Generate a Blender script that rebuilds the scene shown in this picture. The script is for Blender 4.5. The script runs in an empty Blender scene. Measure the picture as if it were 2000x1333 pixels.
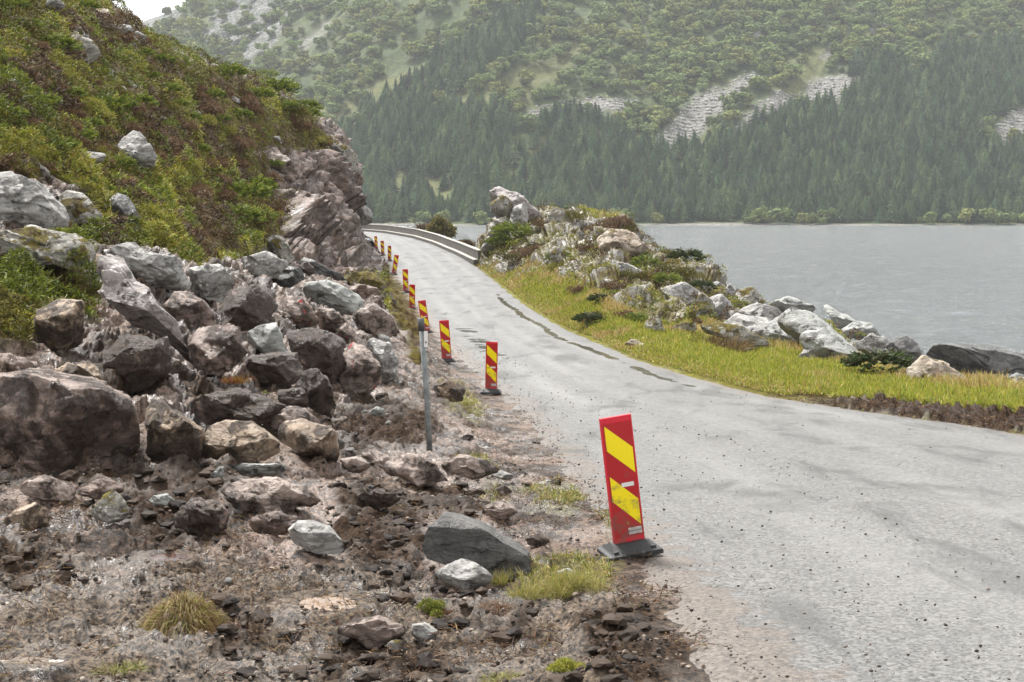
import bpy, bmesh, math, random
import numpy as np
from mathutils import Vector, Matrix
random.seed(7); RNG = np.random.default_rng(7)
scene = bpy.context.scene
COL = scene.collection

# ------------------------------------------------------------------ camera, world, sun, exposure
F, CX, CY, HZ = 2900.0, 1000.0, 666.5, 412.0       # photo pixels: focal length, centre, horizon row
PITCH = math.atan((CY - HZ) / F)
CP, SP = math.cos(PITCH), math.sin(PITCH)
cam_d = bpy.data.cameras.new("camera"); cam = bpy.data.objects.new("camera", cam_d); COL.objects.link(cam)
cam_d.sensor_width = 36.0; cam_d.lens = F / 2000.0 * 36.0
cam_d.clip_start = 0.1; cam_d.clip_end = 6000
cam.location = (0, 0, 0); cam.rotation_euler = (math.pi / 2 - PITCH, 0, 0)
scene.camera = cam
SUN_EL, SUN_AZ = math.radians(58), math.radians(-35)  # azimuth from +Y towards +X
world = bpy.data.worlds.new("World"); scene.world = world; world.use_nodes = True
wn = world.node_tree; wn.nodes.clear()
wo = wn.nodes.new("ShaderNodeOutputWorld"); wb = wn.nodes.new("ShaderNodeBackground")
sky = wn.nodes.new("ShaderNodeTexSky"); sky.sky_type = 'NISHITA'; sky.sun_disc = False
sky.sun_elevation = SUN_EL; sky.sun_rotation = SUN_AZ; sky.air_density = 1.0; sky.dust_density = 4.0
hs = wn.nodes.new("ShaderNodeHueSaturation"); hs.inputs['Saturation'].default_value = 0.10
mx = wn.nodes.new("ShaderNodeMix"); mx.data_type = 'RGBA'; mx.inputs[0].default_value = 0.72
mx.inputs[7].default_value = (10.0, 10.0, 10.1, 1)      # the even white cloud layer
wn.links.new(sky.outputs[0], hs.inputs['Color']); wn.links.new(hs.outputs[0], mx.inputs[6])
tc = wn.nodes.new("ShaderNodeTexCoord"); sx = wn.nodes.new("ShaderNodeSeparateXYZ"); wn.links.new(tc.outputs['Generated'], sx.inputs[0])
gr = wn.nodes.new("ShaderNodeMapRange"); gr.inputs[1].default_value = 0.0; gr.inputs[2].default_value = 1.0; gr.inputs[3].default_value = 1.2; gr.inputs[4].default_value = 1.5
wn.links.new(sx.outputs[2], gr.inputs[0])             # an overcast sky is about twice as bright overhead as at the horizon
vm = wn.nodes.new("ShaderNodeVectorMath"); vm.operation = 'SCALE'; wn.links.new(mx.outputs[2], vm.inputs[0]); wn.links.new(gr.outputs[0], vm.inputs['Scale'])
wn.links.new(vm.outputs[0], wb.inputs['Color']); wb.inputs['Strength'].default_value = 0.068
wn.links.new(wb.outputs[0], wo.inputs['Surface'])
sun_d = bpy.data.lights.new("sun", 'SUN'); sun = bpy.data.objects.new("sun", sun_d); COL.objects.link(sun)
sun_d.energy = 4.4; sun_d.angle = math.radians(14); sun_d.color = (1.0, 0.97, 0.93)
sd = Vector((math.sin(SUN_AZ) * math.cos(SUN_EL), math.cos(SUN_AZ) * math.cos(SUN_EL), math.sin(SUN_EL)))
sun.rotation_euler = sd.to_track_quat('Z', 'Y').to_euler()
scene.view_settings.view_transform = 'Standard'; scene.view_settings.look = 'None'
scene.view_settings.gamma = 1.0; scene.view_settings.use_curve_mapping = False
scene.view_settings.exposure = 1.0
scene.cycles.max_bounces = 6; scene.cycles.diffuse_bounces = 3; scene.cycles.glossy_bounces = 2
scene.cycles.transparent_max_bounces = 4; scene.cycles.volume_bounces = 2

# ------------------------------------------------------------------ helpers
def ray(px, py):                       # direction of a photo pixel with Y = 1
    x = (np.asarray(px, float) - CX) / F; yu = (CY - np.asarray(py, float)) / F
    dy = CP + SP * yu
    return x / dy, (-SP + CP * yu) / dy
def at(px, py, Y):
    u, s = ray(px, py); return np.stack([u * Y, np.ones_like(u) * Y, s * Y], -1)
def project(P):
    f = P[..., 1] * CP - P[..., 2] * SP; up = P[..., 1] * SP + P[..., 2] * CP
    return CX + F * P[..., 0] / f, CY - F * up / f
def sstep(a, b, x):
    t = np.clip((x - a) / (b - a), 0, 1); return t * t * (3 - 2 * t)
def _hash(ix, iy, iz, seed):
    h = (ix * 374761393 + iy * 668265263 + iz * 2147483647 * 3 + seed * 974634721) & 0xffffffff
    h = ((h ^ (h >> 13)) * 1274126177) & 0xffffffff
    h = ((h ^ (h >> 16)) * 2246822519) & 0xffffffff
    return h ^ (h >> 15)
def vnoise(P, seed=0):                 # gradient noise, about -1..1
    P = np.asarray(P, float); fl = np.floor(P); I = fl.astype(np.int64); f = P - fl
    w = f * f * f * (f * (f * 6 - 15) + 10); out = np.zeros(P.shape[0])
    for dx in (0, 1):
        wx = w[:, 0] if dx else 1 - w[:, 0]
        for dy in (0, 1):
            wy = w[:, 1] if dy else 1 - w[:, 1]
            for dz in (0, 1):
                wz = w[:, 2] if dz else 1 - w[:, 2]
                h = _hash(I[:, 0] + dx, I[:, 1] + dy, I[:, 2] + dz, seed)
                gx = ((h & 1023) / 511.5 - 1); gy = (((h >> 10) & 1023) / 511.5 - 1); gz = (((h >> 20) & 1023) / 511.5 - 1)
                out += wx * wy * wz * (gx * (f[:, 0] - dx) + gy * (f[:, 1] - dy) + gz * (f[:, 2] - dz))
    return out * 1.25
def fbm(P, octaves=4, seed=0, gain=0.5, lac=2.03, mode=0):
    P = np.asarray(P, float); a = 1.0; t = np.zeros(P.shape[0]); n = 0
    for o in range(octaves):
        v = vnoise(P * (lac ** o) + o * 17.3, seed + o)
        if mode == 1: v = 1 - 2 * np.abs(v)          # ridges
        elif mode == 2: v = 2 * np.abs(v) - 0.6      # billows
        t += a * v; n += a; a *= gain
    return t / n
def worley(P, seed=0):                 # F1, F2-F1 and the cell's own random number
    P = np.asarray(P, float); I = np.floor(P).astype(np.int64); f1 = np.full(P.shape[0], 9.0); f2 = f1.copy(); cid = np.zeros(P.shape[0])
    for dx in (-1, 0, 1):
        for dy in (-1, 0, 1):
            for dz in (-1, 0, 1):
                c = I + np.array([dx, dy, dz]); h = _hash(c[:, 0], c[:, 1], c[:, 2], seed)
                q = c + np.stack([(h & 1023) / 1023., ((h >> 10) & 1023) / 1023., ((h >> 20) & 1023) / 1023.], -1)
                d = np.sqrt(((P - q) ** 2).sum(1)); nearer = d < f1
                f2 = np.where(nearer, f1, np.minimum(f2, d)); cid = np.where(nearer, (h % 997) / 997., cid); f1 = np.minimum(f1, d)
    return f1, f2 - f1, cid
def planes(P, seed=0):                 # flat broken faces: every cell of a Worley pattern is a tilted plane
    P = np.asarray(P, float); I = np.floor(P).astype(np.int64); f1 = np.full(P.shape[0], 9.0); out = np.zeros(P.shape[0])
    for dx in (-1, 0, 1):
        for dy in (-1, 0, 1):
            for dz in (-1, 0, 1):
                c = I + np.array([dx, dy, dz]); h = _hash(c[:, 0], c[:, 1], c[:, 2], seed); g = _hash(c[:, 0], c[:, 1], c[:, 2], seed + 77)
                o = P - (c + np.stack([(h & 1023) / 1023., ((h >> 10) & 1023) / 1023., ((h >> 20) & 1023) / 1023.], -1)); d = (o ** 2).sum(1); m = d < f1
                v = ((g & 1023) / 511.5 - 1) * o[:, 0] + (((g >> 10) & 1023) / 511.5 - 1) * o[:, 1] + (((g >> 20) & 1023) / 511.5 - 1) * o[:, 2] + 0.8 * ((h % 997) / 997. - .5)
                out = np.where(m, v, out); f1 = np.minimum(f1, d)
    return out
def poly_sd(px, py, poly):             # signed distance to a polygon, positive inside
    px = np.asarray(px, float); py = np.asarray(py, float); d = np.full(px.shape, 1e9); ins = np.zeros(px.shape, bool); n = len(poly)
    for i in range(n):
        x0, y0 = poly[i]; x1, y1 = poly[(i + 1) % n]; ex, ey = x1 - x0, y1 - y0
        t = np.clip(((px - x0) * ex + (py - y0) * ey) / (ex * ex + ey * ey + 1e-9), 0, 1)
        d = np.minimum(d, (px - x0 - t * ex) ** 2 + (py - y0 - t * ey) ** 2)
        if y0 != y1:
            ins ^= ((y0 > py) != (y1 > py)) & (px < ex * (py - y0) / (y1 - y0) + x0)
    d = np.sqrt(d); return np.where(ins, d, -d)

def mesh_np(name, V, Fc, mat=None, smooth=True, cols=None, parent=None, mats=None, midx=None):
    """V (n,3); Fc (m,3) or (m,4) ints, or a list of such arrays; cols: {attribute: (n,4)}"""
    me = bpy.data.meshes.new(name); V = np.ascontiguousarray(V, dtype=np.float32)
    arrs = Fc if isinstance(Fc, list) else [Fc]
    idx = np.concatenate([a.ravel() for a in arrs]).astype(np.int32)
    tot = np.concatenate([np.full(len(a), a.shape[1]) for a in arrs]).astype(np.int32)
    st = np.concatenate([[0], np.cumsum(tot)[:-1]]).astype(np.int32)
    me.vertices.add(len(V)); me.vertices.foreach_set("co", V.ravel())
    me.loops.add(len(idx)); me.loops.foreach_set("vertex_index", idx)
    me.polygons.add(len(tot)); me.polygons.foreach_set("loop_start", st); me.polygons.foreach_set("loop_total", tot)
    if midx is not None: me.polygons.foreach_set("material_index", np.asarray(midx, dtype=np.int32))
    me.update(calc_edges=True)
    me.polygons.foreach_set("use_smooth", np.full(len(tot), smooth))
    for k, c in (cols or {}).items():
        a = me.color_attributes.new(k, 'FLOAT_COLOR', 'POINT'); c = np.asarray(c, np.float32)
        if c.shape[1] == 3: c = np.concatenate([c, np.ones((len(c), 1), np.float32)], 1)
        a.data.foreach_set("color", np.ascontiguousarray(c).ravel())
    for m in (mats or ([mat] if mat else [])): me.materials.append(m)
    o = bpy.data.objects.new(name, me); COL.objects.link(o)
    if parent: o.parent = parent
    return o
def tag(o, label=None, cat=None, group=None, kind=None):
    if label: o["label"] = label
    if cat: o["category"] = cat
    if group: o["group"] = group
    if kind: o["kind"] = kind
    return o
def empty(name, loc, label, cat, group=None):
    o = bpy.data.objects.new(name, None); COL.objects.link(o); o.location = loc; o.empty_display_size = 0.2
    return tag(o, label, cat, group)
def bm_obj(name, bm, mat, parent=None, smooth=False, mats=None):
    me = bpy.data.meshes.new(name); bm.normal_update(); bm.to_mesh(me); bm.free()
    for m in (mats or [mat]): me.materials.append(m)
    if smooth:
        for p in me.polygons: p.use_smooth = True
    o = bpy.data.objects.new(name, me); COL.objects.link(o)
    if parent: o.parent = parent
    return o
def grid_faces(nr, nc, keep=None):
    r, c = np.meshgrid(np.arange(nr - 1), np.arange(nc - 1), indexing='ij'); a = (r * nc + c).ravel()
    q = np.stack([a, a + 1, a + nc + 1, a + nc], -1)
    return q if keep is None else q[keep.ravel()]
def compact(V, Q, *attrs):
    used = np.zeros(len(V), bool); used[Q.ravel()] = True; m = np.cumsum(used) - 1
    return (V[used], m[Q]) + tuple(a[used] for a in attrs)

# ------------------------------------------------------------------ materials
class N:                               # small node-building helper
    def __init__(s, name):
        s.m = bpy.data.materials.new(name); s.m.use_nodes = True; s.t = s.m.node_tree; s.t.nodes.clear()
        s.out = s.t.nodes.new("ShaderNodeOutputMaterial"); s.p = s.t.nodes.new("ShaderNodeBsdfPrincipled")
        s.t.links.new(s.p.outputs[0], s.out.inputs['Surface'])
    def new(s, k, **kw):
        n = s.t.nodes.new("ShaderNode" + k)
        for a, v in kw.items(): setattr(n, a, v)
        return n
    def put(s, sock, v):
        if hasattr(v, 'is_output'): s.t.links.new(v, sock)
        elif isinstance(v, (tuple, list)) and sock.type == 'RGBA' and len(v) == 3: sock.default_value = (*v, 1)
        else: sock.default_value = v
    def pos(s): return s.new("NewGeometry").outputs['Position']
    def objco(s): return s.new("TexCoord").outputs['Object']
    def rnd(s): return s.new("ObjectInfo").outputs['Random']
    def mapv(s, v, scale=(1, 1, 1), loc=(0, 0, 0), rot=(0, 0, 0)):
        n = s.new("Mapping"); s.put(n.inputs[0], v); n.inputs['Scale'].default_value = scale
        s.put(n.inputs['Location'], loc); n.inputs['Rotation'].default_value = rot; return n.outputs[0]
    def noise(s, v, scale, detail=5, rough=0.55, dist=0.0):
        n = s.new("TexNoise"); s.put(n.inputs['Vector'], v); n.inputs['Scale'].default_value = scale; n.inputs['Detail'].default_value = detail
        n.inputs['Roughness'].default_value = rough; n.inputs['Distortion'].default_value = dist; return n.outputs['Fac']
    def vor(s, v, scale, feat='F1', out='Distance'):
        n = s.new("TexVoronoi", feature=feat); s.put(n.inputs['Vector'], v); n.inputs['Scale'].default_value = scale; return n.outputs[out]
    def ramp(s, f, *stops):
        n = s.new("ValToRGB"); s.put(n.inputs[0], f); e = n.color_ramp.elements
        while len(e) < len(stops): e.new(0.5)
        for i, (p, c) in enumerate(stops):
            e[i].position = p; e[i].color = (c, c, c, 1) if isinstance(c, (int, float)) else (*c, 1)
        return n.outputs[0]
    def mix(s, f, a, b, blend='MIX'):
        n = s.new("Mix", data_type='RGBA', blend_type=blend); s.put(n.inputs[0], f); s.put(n.inputs[6], a); s.put(n.inputs[7], b); return n.outputs[2]
    def math(s, op, a, b=0.0, c=None):
        n = s.new("Math", operation=op); s.put(n.inputs[0], a); s.put(n.inputs[1], b)
        if c is not None: s.put(n.inputs[2], c)
        return n.outputs[0]
    def attr(s, name): return s.new("Attribute", attribute_name=name)
    def sep(s, c):
        n = s.new("SeparateColor"); s.put(n.inputs[0], c); return n.outputs
    def bump(s, h, strength=0.5, dist=0.1, normal=None):
        n = s.new("Bump"); s.put(n.inputs['Height'], h); n.inputs['Strength'].default_value = strength; n.inputs['Distance'].default_value = dist
        if normal: s.put(n.inputs['Normal'], normal)
        return n.outputs[0]
    def done(s, color, rough=0.6, normal=None, spec=0.5, **kw):
        s.put(s.p.inputs['Base Color'], color); s.put(s.p.inputs['Roughness'], rough); s.put(s.p.inputs['Specular IOR Level'], spec)
        if normal is not None: s.put(s.p.inputs['Normal'], normal)
        for k, v in kw.items(): s.put(s.p.inputs[k.replace('_', ' ')], v)
        return s.m

def rock_material(name, dark, mid, light, rough=(0.35, 0.7), mud=0.0, moss=0.0, lichen=0.0, scale=1.0, paint=None):
    n = N(name); o = n.objco(); r = n.rnd()
    off = n.math('MULTIPLY', r, 37.0)
    comb = n.new("CombineXYZ"); n.put(comb.inputs[0], off); n.put(comb.inputs[1], off); n.put(comb.inputs[2], off)
    v = n.new("VectorMath", operation='ADD'); n.put(v.inputs[0], o); n.put(v.inputs[1], comb.outputs[0]); v = v.outputs[0]
    big = n.noise(v, 1.6 * scale, 6, 0.62, 0.6); fine = n.noise(v, 14 * scale, 8, 0.68)
    lay = n.noise(n.mapv(v, (2.2, 2.2, 8), rot=(0.4, 0.5, 0.2)), 1.1 * scale, 7, 0.7, 1.1)
    c = n.mix(n.ramp(big, (0.32, 0.0), (0.68, 1.0)), mid, light)
    c = n.mix(n.math('MULTIPLY', n.ramp(lay, (0.40, 1.0), (0.54, 0.0)), 0.5), c, dark)
    c = n.mix(n.ramp(fine, (0.30, 0.75), (0.46, 0.0)), c, dark)
    c = n.mix(n.math('MULTIPLY', n.ramp(fine, (0.58, 0.0), (0.72, 1.0)), 0.45), c, tuple(min(1, x * 1.5) for x in light))
    if lichen:
        l = n.math('MULTIPLY', n.ramp(n.vor(v, 9 * scale), (0.16, 1.0), (0.30, 0.0)), n.ramp(n.noise(v, 2.2 * scale, 4), (0.46, 0.0), (0.56, 1.0)))
        c = n.mix(n.math('MULTIPLY', l, lichen), c, (0.50, 0.49, 0.44))
        bk = n.math('MULTIPLY', n.ramp(n.noise(v, 5.5 * scale, 4, 0.5), (0.60, 0.0), (0.66, 1.0)), 0.8 * lichen)
        c = n.mix(bk, c, (0.035, 0.032, 0.025))
    h = n.math('ADD', n.math('MULTIPLY', fine, 0.5), n.math('MULTIPLY', lay, 0.8))
    up = n.sep(n.new("NewGeometry").outputs['Normal'])[2]
    rg = n.ramp(n.noise(v, 5 * scale, 5), (0.35, rough[0]), (0.65, rough[1]))
    if mud:
        mk = n.noise(v, 3.2 * scale, 8, 0.7); mk = n.ramp(mk, (0.34 + 0.20 * mud, 1.0), (0.41 + 0.20 * mud, 0.0))
        mc = n.mix(n.ramp(n.noise(v, 22 * scale, 6, 0.7), (0.38, 0.0), (0.62, 1.0)), (0.014, 0.009, 0.006), (0.080, 0.053, 0.037))
        c = n.mix(n.math('MULTIPLY', mk, 0.92), c, mc)
        h = n.math('ADD', h, n.math('MULTIPLY', mk, n.noise(v, 18 * scale, 8, 0.75)))
    if moss:
        ms = n.math('ADD', n.noise(v, 2.4 * scale, 6, 0.65), n.math('MULTIPLY', up, 0.16))
        ms = n.ramp(ms, (0.72 - 0.26 * moss, 0.0), (0.78 - 0.26 * moss, 1.0))
        mcol = n.mix(n.ramp(n.noise(v, 7 * scale, 5, 0.7), (0.38, 0.0), (0.62, 1.0)), (0.055, 0.035, 0.014), (0.15, 0.125, 0.022))
        c = n.mix(ms, c, mcol); rg = n.mix(ms, rg, (0.95,) * 3)
        h = n.math('ADD', h, n.math('MULTIPLY', ms, n.noise(v, 30 * scale, 5, 0.8)))
    if paint:
        pm = n.math('MULTIPLY', n.ramp(n.noise(v, 2.6 * scale, 3, 0.6, 1.0), (0.65, 0.0), (0.68, 1.0)), n.ramp(fine, (0.36, 0.0), (0.5, 1.0)))
        c = n.mix(pm, c, paint)
    return n.done(c, rg, n.bump(h, 0.9, 0.06 / scale), 0.32)
ROCK = {
 'mud':    rock_material('muddy_rock', (0.012, 0.008, 0.006), (0.080, 0.055, 0.042), (0.27, 0.205, 0.17), (0.20, 0.55), mud=1.0),
 'wet':    rock_material('wet_purple_rock', (0.012, 0.008, 0.006), (0.092, 0.060, 0.046), (0.29, 0.215, 0.175), (0.18, 0.5), mud=0.5),
 'tan':    rock_material('tan_rock', (0.05, 0.030, 0.017), (0.20, 0.138, 0.090), (0.37, 0.295, 0.22), (0.4, 0.7), mud=0.35),
 'tanmud': rock_material('tan_mud_rock', (0.030, 0.020, 0.012), (0.17, 0.115, 0.072), (0.38, 0.29, 0.20), (0.35, 0.7), mud=0.75),
 'grey':   rock_material('grey_rock', (0.045, 0.043, 0.040), (0.19, 0.182, 0.17), (0.37, 0.36, 0.34), (0.4, 0.75), lichen=0.8),
 'lichen': rock_material('lichen_rock', (0.06, 0.055, 0.045), (0.205, 0.193, 0.162), (0.39, 0.375, 0.335), (0.5, 0.85), lichen=1.0, moss=0.6),
 'mossy':  rock_material('mossy_rock', (0.05, 0.04, 0.03), (0.2, 0.18, 0.14), (0.38, 0.35, 0.29), (0.5, 0.9), lichen=0.6, moss=1.0),
 'dark':   rock_material('dark_wet_rock', (0.006, 0.006, 0.006), (0.030, 0.029, 0.027), (0.135, 0.13, 0.122), (0.2, 0.5)),
 'slate':  rock_material('green_grey_rock', (0.10, 0.103, 0.096), (0.20, 0.204, 0.19), (0.37, 0.375, 0.35), (0.35, 0.6), mud=0.1),
 'pink':   rock_material('purple_grey_rock', (0.035, 0.023, 0.017), (0.17, 0.124, 0.10), (0.36, 0.292, 0.25), (0.3, 0.6), mud=0.4),
 'paint':  rock_material('red_marked_rock', (0.035, 0.023, 0.017), (0.17, 0.124, 0.10), (0.36, 0.292, 0.25), (0.3, 0.6), mud=0.4, paint=(0.55, 0.03, 0.04)),
 'slab':   rock_material('pale_slab_rock', (0.045, 0.036, 0.033), (0.20, 0.172, 0.16), (0.37, 0.335, 0.315), (0.3, 0.6), mud=0.1),
 'rust':   rock_material('brown_lichen_rock', (0.05, 0.035, 0.024), (0.24, 0.18, 0.13), (0.44, 0.385, 0.31), (0.5, 0.85), lichen=0.6, moss=0.25),
}
def col_material(name, rough=0.7, spec=0.3, var=0.25, trans=0.25):
    n = N(name); c = n.attr('Col').outputs['Color']
    k = n.noise(n.pos(), 6.0, 3); c = n.mix(var, c, n.mix(1.0, c, n.ramp(k, (0.3, 0.35), (0.7, 1.0)), 'MULTIPLY'))
    m = n.done(c, rough, None, spec)
    if trans:
        tr = n.new("BsdfTranslucent"); n.put(tr.inputs['Color'], c); ms = n.new("MixShader"); ms.inputs[0].default_value = trans
        n.t.links.new(n.p.outputs[0], ms.inputs[1]); n.t.links.new(tr.outputs[0], ms.inputs[2]); n.t.links.new(ms.outputs[0], n.out.inputs['Surface'])
    return m
M_PLANT = col_material('plant_leaves'); M_GRASS = col_material('grass_blades', 0.6, 0.35, 0.2, 0.3)
M_FAR = col_material('far_foliage', 0.9, 0.1, 0.0, 0.0)
def plain(name, c, rough=0.5, spec=0.5, bumpy=None, var=0.15, **kw):
    n = N(name); k = n.noise(n.objco(), 9.0, 6, 0.65)
    cc = n.mix(n.ramp(k, (0.35, 0.0), (0.65, 1.0)), tuple(x * (1 - var) for x in c), tuple(min(1, x * (1 + var)) for x in c))
    return n.done(cc, n.ramp(k, (0.3, rough * 0.85), (0.7, min(1, rough * 1.15))), n.bump(n.noise(n.objco(), bumpy[0], 6), bumpy[1], bumpy[2]) if bumpy else None, spec, **kw)
# ------------------------------------------------------------------ the lie of the land
WATER_Z = -6.0
def curve(kn, log=False):
    kn = np.array(kn, float); x = kn[:, 0]; y = kn[:, 1]; xs = np.linspace(x[0], x[-1], 900); ys = np.interp(xs, x, y)
    w = 21; k = np.hanning(w); k /= k.sum(); ys = np.convolve(np.pad(ys, w // 2, mode='reflect', reflect_type='odd'), k, 'valid')
    return lambda q: np.interp(q, xs, ys)
ROAD_Z = curve([(0, -2.05), (7.6, -2.41), (11.6, -2.65), (20, -3.20), (31.5, -3.86), (39, -3.99), (50, -4.09), (63, -4.14), (72, -4.03), (85, -3.83), (108, -3.56), (126, -3.28), (150, -2.76), (175, -2.62), (200, -2.70), (260, -3.2)])
XL = curve([(3, 1.6), (7.6, 1.20), (11, .97), (15.5, .80), (20, .55), (29.5, 0), (44, -1.8), (63, -3.9), (82, -6.1), (122, -10.7), (150, -14), (175, -17.5), (193, -22), (260, -46)])
XR = curve([(3, 10.9), (22.5, 7.7), (29, 5.6), (33.4, 4.65), (40, 3.35), (52, 1.8), (71, 0), (85, -1.2), (97, -2.3), (117, -4.3), (135, -6.9), (157, -11.1), (175, -14.8), (193, -18.7), (260, -38)])
KL = 400.0
CP_LEFT = [(0,1333,8.0),(0,1150,10),(0,1000,12.2),(0,910,13.8),(0,800,15.6),(0,720,16.8),(0,600,18.8),(0,470,21.5),(0,350,25),(0,200,30.5),(0,0,41),(-200,1333,8),(-200,910,13.5),(-200,600,17.8),(-200,350,23),(-200,0,36),(-200,-200,46),(0,-150,56),(120,-60,60),
 (200,1333,8),(200,1150,10.2),(200,1000,12.3),(200,905,14),(200,740,17.5),(200,600,20.5),(200,500,24),(200,400,29),(200,300,34),(200,150,43),(200,60,50),
 (225,30,55),(285,75,58),(350,110,62),(480,155,72),(560,195,82),(620,235,92),(660,275,98),(695,320,104),(700,350,106),(715,400,112),(727,440,118),(740,478,122),
 (225,60,75),(350,150,82),(480,200,95),(620,290,115),(695,380,130),(727,460,140),(560,240,105),(727,450,190),(500,300,200),(300,250,200),(600,380,200),(100,0,100),(660,460,240),
 (400,1333,8),(400,1150,10.4),(400,1000,12.5),(400,900,14.3),(400,750,18),(400,640,22),(400,540,28),(400,470,35),(400,400,41),(400,300,48),(400,200,58),(400,140,64),
 (550,1333,8),(550,1100,10.8),(550,900,14.8),(550,760,19),(550,650,26),(550,560,36),(550,500,50),(550,440,58),(550,350,65),(550,250,74),
 (650,1333,7.9),(650,1100,10.9),(650,900,15.2),(650,780,19.5),(650,690,26),(650,600,38),(650,540,52),(650,500,64),(650,450,72),(650,380,80),(650,310,88),
 (720,800,20),(720,700,28),(720,620,40),(720,560,58),(720,520,78),(720,490,96),(720,450,110),
 (800,1333,7.8),(800,1100,11.1),(800,900,16.2),(800,780,22),(800,690,33),(800,625,48)]
CP_RIGHT = [(2000,802,25.5),(2000,786,27.5),(2000,776,30.5),(2000,774,34),(2300,830,24),(2300,815,29),(1800,768,31),(1800,754,34.5),(1800,752,38),(1600,748,34.5),(1600,716,40.5),(1600,708,45),(1450,708,40.5),(1450,690,48),(1400,706,40.8),(1300,692,42.5),
 (1250,630,51),(1250,570,60),(1250,530,70),(1250,500,79),(1200,600,54),(1100,560,68),(1100,510,82),(950,510,106),(1000,530,88),(1000,480,100),(1050,470,95),(1100,462,92),(1150,455,92),(1200,458,91),(1240,480,94),(1300,520,85),(1350,540,78),(1400,570,70),(1500,605,64),(1600,645,60),(1700,682,57),
 (960,452,108),(985,442,105),(1010,432,103),(1045,438,101),(1090,432,99),(1150,424,96),(1200,430,95),(1100,480,126),(1300,548,106),(1100,580,138),(1300,600,118),(1500,660,90),(1700,745,74),(2000,790,64),(2000,765,50),(1850,745,52),(2300,860,60),(2300,840,40),
 (890,478,150),(930,495,128),(930,512,150),(930,525,182),(850,472,200),(850,482,250),(780,452,230),(750,470,300),(1000,560,200),(1300,640,150),(1700,760,120),(2200,860,90),(1500,520,330),(800,490,330),(2200,560,330)]
pts = []
for p in CP_LEFT + CP_RIGHT:
    u, s = ray(p[0], p[1]); pts.append((u * F, KL * math.log(p[2]), -s * F))
for Y in [6, 7.5, 9, 11, 13, 16, 20, 25, 31, 38, 46, 56, 68, 80, 95, 110, 126, 145, 170, 200]:
    z = ROAD_Z(Y); w = XR(Y) - XL(Y)
    pts.append(((XL(Y) - 0.35) / Y * F, KL * math.log(Y), -(z - 0.04) / Y * F))
    pts.append(((XL(Y) + w * .5) / Y * F, KL * math.log(Y), -z / Y * F))
    if Y < 100 or Y > 115: pts.append(((XR(Y) + (0.35 if Y < 100 else 0.9)) / Y * F, KL * math.log(Y), -(z + (0.04 if Y < 100 else -0.1)) / Y * F))
pts = np.array(pts)
def _tps(r2): return 0.5 * r2 * np.log(r2 + 1e-9)
_A = pts[:, None, :2] / 300.0 - pts[None, :, :2] / 300.0
_K = _tps((_A ** 2).sum(-1)) + np.eye(len(pts)) * 0.004
_Pm = np.concatenate([np.ones((len(pts), 1)), pts[:, :2] / 300.0], 1); _n = len(pts)
_S = np.zeros((_n + 3, _n + 3)); _S[:_n, :_n] = _K; _S[:_n, _n:] = _Pm; _S[_n:, :_n] = _Pm.T
_w = np.linalg.solve(_S, np.concatenate([pts[:, 2], np.zeros(3)]))
# coarse grid over (column, log distance), then bilinear
GU = np.arange(-420.0, 2440.0, 7.0) - CX; GL = np.arange(math.log(5.6), math.log(340.0), 0.0085) * KL
def _coarse():
    out = np.zeros((len(GL), len(GU)))
    for i, l in enumerate(GL):
        q = np.stack([GU, np.full_like(GU, l)], -1) / 300.0
        r2 = ((q[:, None, :] - pts[None, :, :2] / 300.0) ** 2).sum(-1)
        out[i] = _tps(r2) @ _w[:_n] + _w[_n] + q @ _w[_n + 1:]
    return out
GS = _coarse()
def base_s(u, l):                      # u in focal pixels, l = KL*lnY -> slope*F (down positive)
    fx = np.clip((u - GU[0]) / 7.0, 0, len(GU) - 1.001); fy = np.clip((l - GL[0]) / (0.0085 * KL), 0, len(GL) - 1.001)
    ix = fx.astype(int); iy = fy.astype(int); tx = fx - ix; ty = fy - iy
    return (GS[iy, ix] * (1 - tx) + GS[iy, ix + 1] * tx) * (1 - ty) + (GS[iy + 1, ix] * (1 - tx) + GS[iy + 1, ix + 1] * tx) * ty
def base_z(X, Y):
    X = np.asarray(X, float); Y = np.asarray(Y, float)
    z = -base_s(X / Y * F, KL * np.log(Y)) * Y / F
    rz = ROAD_Z(Y); dL = XL(Y) - X; dR = X - XR(Y); d = np.maximum(dL, dR)
    k = sstep(-0.15, 0.55, d)
    return np.where(Y < 215, (rz - 0.05) * (1 - k) + z * k, z)
def hit(px, py, y0=6.0, y1=330.0):     # distance at which a photo pixel's ray meets the land
    u, s = ray(px, py); Y = np.exp(np.linspace(math.log(y0), math.log(y1), 2400))
    z = base_z(u * Y, Y); below = z >= s * Y
    i = int(np.argmax(below)) if below.any() else len(Y) - 1
    return float(Y[i])

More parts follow.
